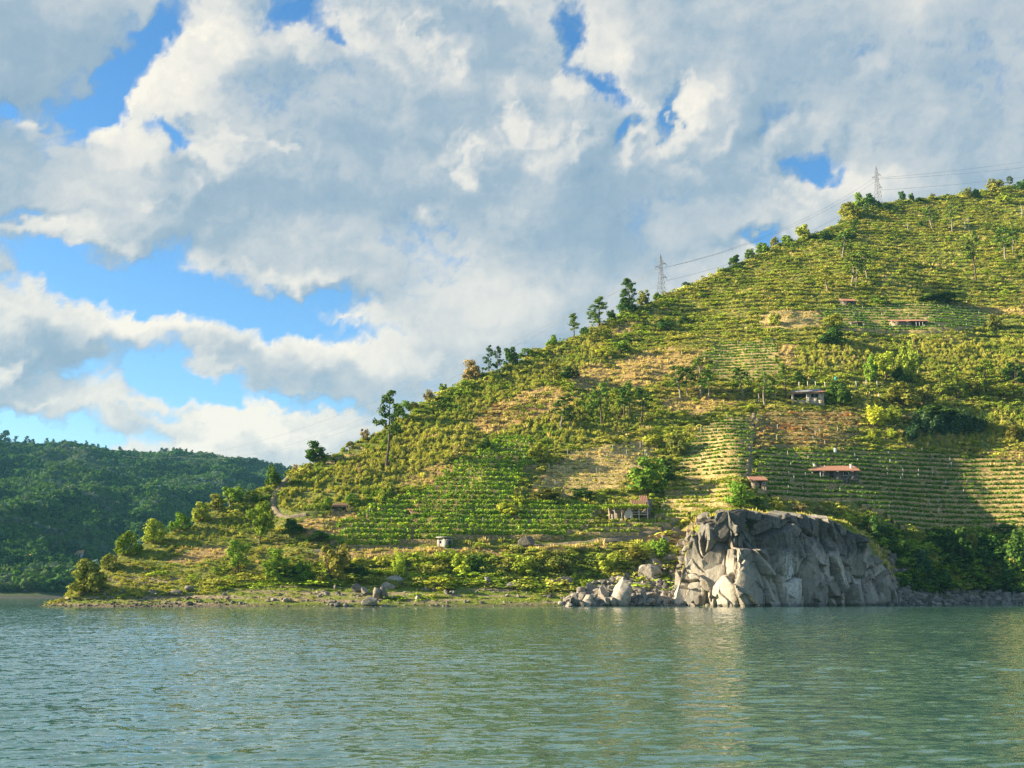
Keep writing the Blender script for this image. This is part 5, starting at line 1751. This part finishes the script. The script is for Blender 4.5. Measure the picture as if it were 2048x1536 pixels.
def wall_with_openings(w, d, h, th, openings, base=-2.2):
    """four stone walls; openings in the front as (x0, x1, z0, z1)"""
    out_ = []
    xs = sorted({-w / 2, w / 2} | {o[0] for o in openings} | {o[1] for o in openings})
    for a, b in zip(xs[:-1], xs[1:]):
        mid = (a + b) / 2
        segs = [(base, h)]
        for o in openings:
            if o[0] <= mid <= o[1]:
                segs = [(base, o[2])] + ([(o[3], h)] if o[3] < h - 0.02 else [])
        for z0, z1 in segs:
            out_.append(box_v((mid, th / 2, (z0 + z1) / 2), b - a, th, z1 - z0))
    out_.append(box_v((0, d - th / 2, (base + h + 0.5) / 2), w, th, h + 0.5 - base))
    for s in (-1, 1):
        out_.append(box_v((s * (w / 2 - th / 2), d / 2, (base + h + 0.15) / 2), th - 0.01, d - 2 * th, h + 0.15 - base))
    return out_


def window_part(root, x0, x1, z0, z1, frame_mat, y=0.10):
    fr = part('window', [box_v(((x0 + x1) / 2, y + 0.16, (z0 + z1) / 2), x1 - x0 - 0.02, 0.03, z1 - z0 - 0.02)], GLASS, root)
    b = 0.13
    part('frame', [box_v(((x0 + x1) / 2, y - 0.12, z1 - b / 2), x1 - x0 + 0.2, 0.1, b), box_v(((x0 + x1) / 2, y - 0.12, z0 - b / 2), x1 - x0 + 0.2, 0.14, b),
                   box_v((x0 - b / 2 + 0.02, y - 0.12, (z0 + z1) / 2), b, 0.1, z1 - z0 - b), box_v((x1 + b / 2 - 0.02, y - 0.12, (z0 + z1) / 2), b, 0.1, z1 - z0 - b),
                   box_v(((x0 + x1) / 2, y - 0.02, (z0 + z1) / 2), 0.06, 0.06, z1 - z0 - b)], frame_mat, fr)
    return fr


def hut_root(px, py, label, rz=0.0, name='hut', cat='hut', fwd=1.0, lift=0.75):
    q = hit(px, py)
    return tag(empty(name, q + Vector((0, -fwd, lift)), rz), label, cat, None), q.y / F


# long hut above the cliff, porch on its left, two chimneys
r, k = hut_root(1668, 962, 'long dark stone hut with red tiled roof and two white chimneys')
w_, d_, h_ = 100 * k, 4.6, 1.9
part('wall', wall_with_openings(w_ * 0.80, d_, h_, 0.4, [(-2.4, -1.4, 0.0, 1.75), (1.3, 2.6, 0.65, 1.6)]), SLATE_WALL, r).location = (w_ * 0.08, 0, 0)
fr = window_part(r, 1.3 + w_ * 0.08, 2.6 + w_ * 0.08, 0.65, 1.6, WHITE_P)
dr = part('door', [box_v((-1.9 + w_ * 0.08, 0.25, 0.87), 0.96, 0.07, 1.74)], WOOD_D, r)
part('handle', [box_v((-1.55 + w_ * 0.08, 0.19, 0.9), 0.06, 0.05, 0.14)], POST_M, dr)
V, f_ = wavy_roof(w_ * 1.02, d_ + 1.3, 1.95, 0.12, 0.42, 0.05)
ro = part('roof', (V, f_), TILE_R, r)
ro.location = (0, -0.9, h_ - 0.22)
part('chimney', [box_v((-w_ * 0.33, 3.3, 3.2), 0.6, 0.6, 1.6), box_v((-w_ * 0.33, 3.3, 4.05), 0.75, 0.75, 0.12)], WHITE_P, r)
part('chimney', [box_v((w_ * 0.38, 2.0, 2.9), 0.5, 0.5, 1.7), box_v((w_ * 0.38, 2.0, 3.8), 0.65, 0.65, 0.12)], WHITE_P, r)
part('porch_post', [box_v((-w_ * 0.30, -0.6, 0.1), 0.22, 0.22, 3.4)], POST_M, r)
part('porch_post', [box_v((-w_ * 0.46, -0.6, 0.1), 0.20, 0.20, 3.4)], POST_M, r)

# little hut at the upper end of the leafy tree on the cliff
r, k = hut_root(1517, 981, 'little stone hut with red roof just above the leafy cliff tree')
w_, d_, h_ = 34 * k, 3.2, 1.7
part('wall', wall_with_openings(w_ * 0.9, d_, h_, 0.35, [(-0.2, 0.65, -0.4, 1.45), (1.0, 1.5, 0.7, 1.3)]), TAN_WALL, r)
window_part(r, 1.0, 1.5, 0.7, 1.3, WHITE_P)
part('door', [box_v((0.22, 0.25, 0.5), 0.8, 0.07, 1.8)], WOOD_D, r)
ro = part('roof', wavy_roof(w_ * 1.06, d_ + 0.9, 1.35, 0.12, 0.42, 0.05), TILE_R, r)
ro.location = (0, -0.6, h_ - 0.16)

# hut with a grey slab roof and a red eave
r, k = hut_root(1614, 805, 'stone hut with grey slab roof, red tiled eave and open porch', -0.30)
w_, d_, h_ = 66 * k, 4.4, 2.1
part('wall', wall_with_openings(w_ * 0.96, d_, h_, 0.4, [(-w_ * 0.40, -w_ * 0.05, -0.2, 1.85), (w_ * 0.10, w_ * 0.32, 0.45, 1.75)]), PALE_WALL, r)
window_part(r, w_ * 0.10, w_ * 0.32, 0.45, 1.75, WHITE_P)
part('porch_back', [box_v((-w_ * 0.225, 1.6, 0.8), w_ * 0.36, 0.1, 2.4)], WOOD_D, r)
part('porch_post', [box_v((-w_ * 0.44, -0.5, 0.4), 0.26, 0.26, 3.3)], WHITE_P, r)
part('porch_post', [box_v((-w_ * 0.02, -0.5, 0.4), 0.22, 0.22, 3.3)], WHITE_P, r)
ro = part('eave', wavy_roof(w_ * 1.04, 1.7, 0.55, 0.12, 0.42, 0.05), TILE_R, r)
ro.location = (0.1, -1.0, h_ - 0.20)
part('roof', [(np.array([(-w_ * 0.54, 0.72, h_ + 0.42), (w_ * 0.44, 0.72, h_ + 0.42), (w_ * 0.38, 4.6, h_ + 1.9), (-w_ * 0.44, 4.6, h_ + 1.75),
                         (-w_ * 0.54, 0.72, h_ + 0.18), (w_ * 0.44, 0.72, h_ + 0.18), (w_ * 0.38, 4.6, h_ + 1.6), (-w_ * 0.44, 4.6, h_ + 1.5)]),
               np.array([(0, 1, 2, 3), (7, 6, 5, 4), (0, 4, 5, 1), (1, 5, 6, 2), (2, 6, 7, 3), (3, 7, 4, 0)]))], SHEET_G, r)

# upper long hut, two roofs side by side
r, k = hut_root(1818, 657, 'long low hut with two red roofs in the upper vineyard')
w_, d_, h_ = 74 * k, 4.0, 1.7
part('wall', wall_with_openings(w_ * 0.52, d_, h_, 0.4, [(0.7, 1.4, 0.5, 1.3)]), TAN_WALL, r).location = (-w_ * 0.23, 0, 0)
window_part(r, 0.7 - w_ * 0.23, 1.4 - w_ * 0.23, 0.5, 1.3, WHITE_P)
part('wall', wall_with_openings(w_ * 0.44, d_ - 0.5, h_ - 0.05, 0.4, [(-w_ * 0.18, -w_ * 0.02, -0.5, 1.5), (w_ * 0.03, w_ * 0.18, -0.5, 1.5)]), SLATE_WALL, r).location = (w_ * 0.26, 0.25, 0)
for xx in (-0.06, 0.03, 0.12):
    part('porch_post', [box_v((w_ * (0.26 + xx) - 0.4, -0.35, 0.3), 0.2, 0.2, 2.6)], POST_M, r)
ro = part('roof', wavy_roof(w_ * 0.52, d_ + 1.0, 1.75, 0.12, 0.42, 0.05), TILE_R, r)
ro.location = (-w_ * 0.24, -0.7, h_ - 0.24)
ro = part('roof', wavy_roof(w_ * 0.50, d_ + 1.0, 1.70, 0.12, 0.42, 0.05), TILE_R, r)
ro.location = (w_ * 0.25, -0.6, h_ - 0.12)

# small roofed shed at the top edge of the upper vineyard
r, k = hut_root(1698, 613, 'small shed with one red roof at the top edge of the upper vineyard', 0.06)
w_, d_, h_ = 30 * k, 3.2, 1.2
part('wall', wall_with_openings(w_ * 0.9, d_, h_, 0.35, [(0.2, 1.1, -0.4, 1.0)]), SLATE_WALL, r)
ro = part('roof', wavy_roof(w_ * 1.05, d_ + 0.9, 1.9, 0.12, 0.42, 0.05), TILE_R, r)
ro.location = (0, -0.5, h_ - 0.16)

# narrow open shelter
r, k = hut_root(1713, 655, 'narrow open shelter with a thin brown roof in the upper vineyard')
w_ = 28 * k
ro = part('roof', wavy_roof(w_, 2.2, 0.55, 0.10, 0.42, 0.04), TILE_B, r)
ro.location = (0, -0.3, 1.0)
for xx in (-0.45, 0.0, 0.45):
    part('porch_post', [box_v((w_ * xx, 0.0, 0.2), 0.16, 0.16, 1.8)], POST_M, r)
part('wall', [box_v((0, 1.75, 0.4), w_ * 0.95, 0.3, 2.0)], SLATE_WALL, r)

# small concrete hut by the riverside track
r, k = hut_root(884, 1096, 'small pale concrete hut with a flat roof beside the riverside track', -0.55, fwd=0.6, lift=0.1)
w_, d_, h_ = 23 * k, 2.4, 1.7
part('wall', wall_with_openings(w_, d_, h_, 0.2, [(-0.55, -0.1, 0.9, 1.5)], -1.2), RENDER_WALL, r)
part('window', [box_v((-0.325, 0.14, 1.2), 0.43, 0.04, 0.58)], GLASS, r)
part('roof', [box_v((0.1, d_ / 2, h_ + 0.62), w_ + 0.6, d_ + 0.5, 0.16)], SHEET_G, r)
part('door', [box_v((w_ / 2 + 0.02, 1.3, 0.75), 0.06, 0.9, 1.6)], WOOD_D, r)

# low roofs half hidden by vines
for (px, py, wp, lab, rz, rise) in ((836, 1036, 25, 'low red roof poking out of the big vineyard beside a dark shrub', 0.45, 1.5), (680, 1021, 30, 'low shed with brown red roof at the upper left end of the big vineyard', 0.0, 1.1)):
    r, k = hut_root(px, py, lab, rz, lift=-0.35)
    w_ = wp * k
    part('wall', wall_with_openings(w_ * 0.9, 2.6, 1.2, 0.3, [(w_ * 0.1, w_ * 0.35, -0.3, 0.95)]), SLATE_WALL, r)
    ro = part('roof', wavy_roof(w_ * 1.04, 3.4, rise, 0.10, 0.42, 0.05), TILE_R if rz else TILE_B, r)
    ro.location = (0, -0.4, 1.05)

# ruined farmhouse with a vine covered pergola
r, k = hut_root(1262, 1042, 'ruined farmhouse with white posts under a leafy pergola', 0.0, 'farmhouse', 'farmhouse', 1.5)
part('wall', wall_with_openings(40 * k, 3.6, 2.5, 0.4, [(-1.9, -1.0, 0.9, 1.9), (0.3, 1.3, -0.2, 1.9)]), TAN_WALL, r).location = (-24 * k, 1.2, 0)
part('wall', wall_with_openings(40 * k, 3.6, 2.6, 0.4, [(-1.4, 0.4, -0.3, 2.0)]), SLATE_WALL, r).location = (20 * k, 2.0, 0.3)
part('gable', [(np.array([(-0.9, 0.0, -0.2), (1.0, 0.0, -0.2), (1.0, 0.0, 1.1), (0.0, 0.0, 2.2), (-0.9, 0.0, 1.1), (-0.9, 0.5, -0.2), (1.0, 0.5, -0.2), (1.0, 0.5, 1.1), (0.0, 0.5, 2.2), (-0.9, 0.5, 1.1)]),
                np.array([(0, 1, 2, 3, 4), (9, 8, 7, 6, 5)])), (np.array([(-0.9, 0.0, -0.2), (1.0, 0.0, -0.2), (1.0, 0.0, 1.1), (0.0, 0.0, 2.2), (-0.9, 0.0, 1.1), (-0.9, 0.5, -0.2), (1.0, 0.5, -0.2), (1.0, 0.5, 1.1), (0.0, 0.5, 2.2), (-0.9, 0.5, 1.1)]),
                np.array([(0, 5, 6, 1), (1, 6, 7, 2), (2, 7, 8, 3), (3, 8, 9, 4), (4, 9, 5, 0)]))], WHITE_P, r).location = (-6 * k, -0.3, 0.1)
ro = part('roof', wavy_roof(32 * k, 3.2, 1.9, 0.10, 0.42, 0.05), TILE_B, r)
ro.location = (18 * k, 1.6, 2.7)
ro = part('roof', wavy_roof(15 * k, 2.2, 1.6, 0.10, 0.42, 0.05), TILE_R, r)
ro.location = (30 * k, 4.2, 4.2)
part('wall', wall_with_openings(15 * k, 2.6, 3.9, 0.3, []), SLATE_WALL, r).location = (38 * k, 3.8, 0.6)
for xx in (-34, -20, -2, 14, 31):
    part('pergola_post', [box_v((xx * k, -0.9, 0.9), 0.15, 0.15, 3.2)], POST_M, r)
for zz in (0.7, 1.25):
    part('rail', [box_v((14 * k, -0.92, zz), 34 * k, 0.08, 0.10)], POST_M, r)
rngp = np.random.default_rng(31)
C = np.stack([rngp.uniform(-58 * k, 32 * k, 1500), rngp.uniform(-2.0, 1.4, 1500), rngp.normal(2.65, 0.22, 1500)], -1)
Vq, Fq = leaf_quads(C, rngp.normal(size=C.shape) + [0, -0.3, 0.8], 0.16, 0.8, rngp, 0.4)
me = leaf_mesh('pergola_leaves', Vq, Fq, LEAF_O, 4, rngp)
pgl = obj('pergola_leaves', me, r)
pgl.color = (0.15, 0.21, 0.02, 1)
pgl['kind'] = 'stuff'

# white post and rail fence lines, wire posts by the grey roofed hut
POSTS = [(1598, 778, 'first'), (1615, 776, 'second'), (1631, 776, 'third'), (1650, 778, 'fourth'), (1712, 776, 'fifth'), (1732, 776, 'sixth'), (1754, 778, 'seventh'), (1758, 802, 'eighth'), (1550, 800, 'ninth')]
POSTS.sort()
for i, (px, py, _) in enumerate(POSTS):
    q = hit(px, py)
    k = q.y / F
    hp = (10 if py < 790 else 9) * k
    o = obj('concrete_post', mesh_np('concrete_post', *join([box_v((0, 0, hp / 2 - 0.3), 0.16, 0.16, hp + 0.6), box_v((0, 0, hp + 0.03), 0.20, 0.20, 0.06)]), [POST_M]), None, q + Vector((0, -0.4, 0.5)))
    o.rotation_euler = (0, R(random.uniform(-4, 4)), 0)
    tag(o, 'pale concrete fence post around the grey roofed hut, %s from the left' % ORD[i], 'post', 'fence posts around the grey roofed hut')


def barrel(px, py, col, label):
    q = hit(px, py)
    m = plain_mat('barrel_plastic', tuple(c * 0.85 for c in col), col, 2.0, 0.5)
    r = tag(empty('barrel', q + Vector((0, -0.5, 0.1))), label, 'barrel')
    prof = [(0.40, 0.0), (0.46, 0.08), (0.46, 0.4), (0.49, 0.45), (0.46, 0.5), (0.46, 0.85), (0.49, 0.9), (0.46, 0.95), (0.45, 1.25), (0.38, 1.32)]
    V = np.array([(rr * math.cos(a), rr * math.sin(a), z) for rr, z in prof for a in np.linspace(0, 2 * math.pi, 16, endpoint=False)])
    f = np.array([(i * 16 + j, i * 16 + (j + 1) % 16, (i + 1) * 16 + (j + 1) % 16, (i + 1) * 16 + j) for i in range(len(prof) - 1) for j in range(16)])
    obj('body', mesh_np('body', V, f, [m], True), r)
    V2 = np.array([(0.40 * math.cos(a), 0.40 * math.sin(a), z) for z in (1.28, 1.36) for a in np.linspace(0, 2 * math.pi, 16, endpoint=False)])
    f2 = np.array([(j, (j + 1) % 16, 16 + (j + 1) % 16, 16 + j) for j in range(16)])
    me = mesh_np('lid', V2, [f2, np.array([list(range(16, 32))])], [m])
    obj('lid', me, r)


barrel(1671, 764, (0.04, 0.34, 0.36), 'teal water barrel on the terraces above the grey roofed hut')
barrel(1670, 910, (0.38, 0.55, 0.45), 'pale green water barrel in the vineyard above the long hut')

# white boundary wall above the small high vineyard and rough walls by the upper shed
for (pts_, lab, hw) in (([(1408, 714), (1440, 693), (1480, 688), (1552, 683)], 'pale dry stone wall along the top of the small high vineyard', 0.8), ([(1655, 607), (1684, 606)], 'pale rail fence left of the top shed', 0.5), ([(1716, 606), (1732, 606)], 'short pale rail fence right of the top shed', 0.5),
                        ([(1330, 980), (1360, 968), (1420, 962)], 'pale stone edging above the yellowish vineyard', 0.5), ([(1540, 972), (1580, 962), (1640, 964), (1676, 972)], 'curved pale stone edging below the long hut', 0.4)):
    q = np.array([hit(*p) for p in pts_])
    s_ = np.concatenate([[0], np.cumsum(np.linalg.norm(np.diff(q[:, :2], axis=0), axis=1))])
    ss = np.linspace(0, s_[-1], max(int(s_[-1] / 0.7), 4))
    X, Y = np.interp(ss, s_, q[:, 0]), np.interp(ss, s_, q[:, 1])
    Z = height(X, Y) + 0.15 * fbm(ss / 2, ss * 0, 2, 0.5, 801)
    G = np.stack([np.stack([X, Y - 0.25, Z - 1.0], -1), np.stack([X, Y - 0.2, Z + hw], -1), np.stack([X, Y + 0.2, Z + hw + 0.05], -1), np.stack([X, Y + 0.25, Z - 1.0], -1)], 0)
    isf = 'fence' in lab
    nm = 'rail_fence' if isf else 'stone_wall'
    if isf:
        r = tag(empty(nm, q[0]), lab, 'fence')
        for zz in (0.35, 0.75):
            part('rail', [tube(np.stack([X, Y, Z + zz], -1) - q[0], np.full(len(X), 0.07), 5)], POST_M, r)
        for xx in range(0, len(X), 3):
            part('post', [box_v((X[xx] - q[0][0], Y[xx] - q[0][1], Z[xx] - q[0][2] + 0.4), 0.14, 0.14, 1.2)], POST_M, r)
    else:
        o = obj(nm, mesh_np(nm, (G - q[0]).reshape(-1, 3), grid_faces(4, len(ss))[:, ::-1], [STONE_M]), None, q[0])
        o.color = (1.5, 1.42, 1.3, 1)
        tag(o, lab, 'stone wall')

# two houses on the far bank
for (px, py, wp, lab) in ((56, 1126, 15, 'tiny pale house with orange roof on the far bank, left'), (156, 1116, 16, 'tiny pale house with orange roof on the far bank, right')):
    u, v = px_uv(px, py)
    ysm = np.arange(620, 1800, 2.0)
    hh_ = far_height(u * ysm, ysm)
    kk = np.nonzero(hh_ >= CAMH + v * ysm)[0]
    y = ysm[kk[0]] if len(kk) else 900.0
    k = y / F
    r = tag(empty('house', (u * y, y, float(far_height(np.array([u * y]), np.array([y]))[0])), 0.15), lab, 'house')
    w_ = wp * k
    part('wall', wall_with_openings(w_, 6.0, 3.2, 0.3, [(-1.4, -0.5, 0.9, 2.0), (0.6, 1.5, 0.0, 2.1)], -4), WHITE_P, r)
    ro = part('roof', wavy_roof(w_ * 1.1, 7.0, 2.6, 0.2, 0.8, 0.06), TILE_O, r)
    ro.location = (0, -0.6, 3.1)
    part('window', [box_v((-0.95, 0.2, 1.45), 0.9, 0.05, 1.1)], GLASS, r)
    part('door', [box_v((1.05, 0.2, 1.0), 0.9, 0.05, 2.1)], WOOD_D, r)

# ------------------------------------------------------------------ power line
m, t, out = material('galvanised_steel')
principled(t, out, (0.15, 0.16, 0.18), 0.6, 0.4)
STEEL = m
m, t, out = material('conductor')
principled(t, out, (0.16, 0.17, 0.19), 0.5, 0.4)
WIRE = m
m, t, out = material('insulator_glass')
principled(t, out, (0.22, 0.26, 0.26), 0.2, 0.5)
INSUL = m


def bar(a, b, r):
    return tube(np.array([a, b], float), [r, r], 4)


def pylon(px, py, hgt, label, rz):
    q = hit(px, py)
    root = tag(empty('pylon', q - Vector((0, 0, 0.6)), rz), label, 'pylon', 'power pylons on the ridge')

    def half(z):
        return np.interp(z, [0, 0.62 * hgt, 0.86 * hgt, hgt], [hgt * 0.075, hgt * 0.030, hgt * 0.024, 0.05])
    lv = [0, 0.13, 0.25, 0.36, 0.46, 0.55, 0.63, 0.70, 0.77, 0.83, 0.89, 0.95, 1.0]
    for sx in (-1, 1):
        for sy in (-1, 1):
            pts = np.array([(sx * half(f * hgt), sy * half(f * hgt), f * hgt) for f in lv])
            V, f_ = tube(pts, np.full(len(lv), 0.09), 4)
            obj('leg', mesh_np('leg', V, f_, [STEEL]), root)
    for side in range(4):
        bars = []
        ca, sa = math.cos(side * math.pi / 2), math.sin(side * math.pi / 2)

        def P(a, z):
            h = half(z)
            x, y = a * h, -h
            return (x * ca - y * sa, x * sa + y * ca, z)
        for f0, f1 in zip(lv[:-1], lv[1:]):
            z0, z1 = f0 * hgt, f1 * hgt
            bars += [bar(P(-1, z0), P(1, z1), 0.045), bar(P(1, z0), P(-1, z1), 0.045), bar(P(-1, z1), P(1, z1), 0.04)]
        V, Fs = join(bars)
        obj('bracing', mesh_np('bracing', V, Fs, [STEEL]), root)
    tips = []
    for f, sgn in ((0.80, 1), (0.70, -1), (0.50, 1)):
        z = f * hgt
        tip = np.array([sgn * hgt * 0.15, 0, z])
        h = half(z)
        bars = [bar((sgn * h, -h, z), tip, 0.07), bar((sgn * h, h, z), tip, 0.07), bar((sgn * h, -h, z + hgt * 0.05), tip, 0.055), bar((sgn * h, h, z + hgt * 0.05), tip, 0.055)]
        V, Fs = join(bars)
        arm = obj('crossarm', mesh_np('crossarm', V, Fs, [STEEL]), root)
        dsc = [tube(np.array([tip + [0, 0, -0.2 - 0.16 * j], tip + [0, 0, -0.30 - 0.16 * j]]), [0.14, 0.10], 8) for j in range(6)] + [bar(tip, tip - [0, 0, 1.3], 0.03)]
        V, Fs = join(dsc)
        obj('insulator', mesh_np('insulator', V, Fs, [INSUL]), arm)
        c, s = math.cos(rz), math.sin(rz)
        tips.append(Vector((q.x + tip[0] * c - tip[1] * s, q.y + tip[0] * s + tip[1] * c, q.z - 0.6 + z - 1.3)))
    return tips


P1 = pylon(1757, 412, 23.5, 'lattice steel pylon near the top of the hill, the right one', 0.5)
P2 = pylon(1323, 592, 19.5, 'lattice steel pylon on the ridge, the lower left one', 0.5)


def world_at(px, py, y):
    u, v = px_uv(px, py)
    return Vector((u * y, y, CAMH + v * y))


def wire(a, b, sag, rad, label, grp):
    tt = np.linspace(0, 1, 60)
    P = np.array(a)[None, :] + (np.array(b) - np.array(a))[None, :] * tt[:, None]
    P[:, 2] -= 4 * sag * tt * (1 - tt)
    V, f_ = tube(P - P[0], np.full(60, rad), 4)
    tag(obj('power_cable', mesh_np('power_cable', V, f_, [WIRE], True), None, P[0]), label, 'power cable', grp)


for i, (nm, py) in enumerate((('top', 278), ('middle', 299), ('lowest', 314))):
    wire(P1[i], world_at(2300, py, 540.0), 2.5, 0.05, '%s power cable running off to the right of the big pylon' % nm, 'power cables')
for i, nm in enumerate(('top', 'middle', 'lowest')):
    wire(P1[i], P2[i], 6.0, 0.05, '%s power cable between the two pylons' % nm, 'power cables')
ENDS = [(190, 902, 742, 803), (320, 908, 735, 830), (430, 914, 728, 845)]
for i, (ex, ey, mx_, my_) in enumerate(ENDS):
    b = world_at(ex, ey - 6, 1690.0)
    a = P2[i]
    best = min(np.arange(0, 80, 1.0), key=lambda sg: min(abs(py - my_) + 1e3 * (abs(px - mx_) > 12) for px, py in (project(*(a + (b - a) * f_ - Vector((0, 0, 4 * sg * f_ * (1 - f_))))) for f_ in np.linspace(0.02, 0.9, 120))))
    wire(a, b, best, 0.07, '%s power cable sweeping down left from the lower pylon to the far hill' % ('top', 'middle', 'lowest')[i], 'power cables')

# two birds gliding
m, t, out = material('bird_feather')
principled(t, out, (0.03, 0.03, 0.035), 0.8, 0.2)
for (px, py, lab) in ((765, 774, 'tiny dark bird right above the tall lone pine'), (406, 847, 'tiny dark bird in front of the low white cloud')):
    p = world_at(px, py, 900.0)
    r = tag(empty('bird', p, 0.4), lab, 'bird')
    rr = np.array([0.01, 0.07, 0.09, 0.06, 0.03, 0.05])
    V, f_ = tube(np.array([(-0.32, 0, 0.02), (-0.22, 0, 0.02), (0, 0, 0), (0.18, 0, 0.01), (0.26, 0, 0.01), (0.42, 0, 0.0)]), rr, 8)
    obj('body', mesh_np('body', V, f_, [m], True), r)
    for s in (-1, 1):
        V = np.array([(-0.12, s * 0.05, 0.05), (0.12, s * 0.05, 0.05), (0.10, s * 0.40, 0.16), (-0.10, s * 0.42, 0.17), (0.12, s * 0.78, 0.12), (0.04, s * 0.80, 0.12)])
        V = np.concatenate([V, V - [0, 0, 0.02]])
        f_ = np.array([(0, 1, 2, 3), (3, 2, 4, 5), (9, 8, 7, 6), (11, 10, 8, 9)])
        obj('wing', mesh_np('wing', V, f_, [m]), r)

# ------------------------------------------------------------------ air: the thin haze of a warm evening
m, t, out = material('evening_haze')
pv = t.node('ShaderNodeVolumePrincipled')
pv.inputs['Color'].default_value = (0.22, 0.58, 0.82, 1)
pv.inputs['Density'].default_value = 0.00006
pv.inputs['Anisotropy'].default_value = 0.1
t.l.new(pv.outputs[0], out.inputs['Volume'])
V, f_ = box_v((0, 1150, 148), 4200, 3300, 320)
hz = obj('haze', mesh_np('haze', V, f_, [m]))
tag(hz, 'thin blue evening haze over the valley', kind='stuff')
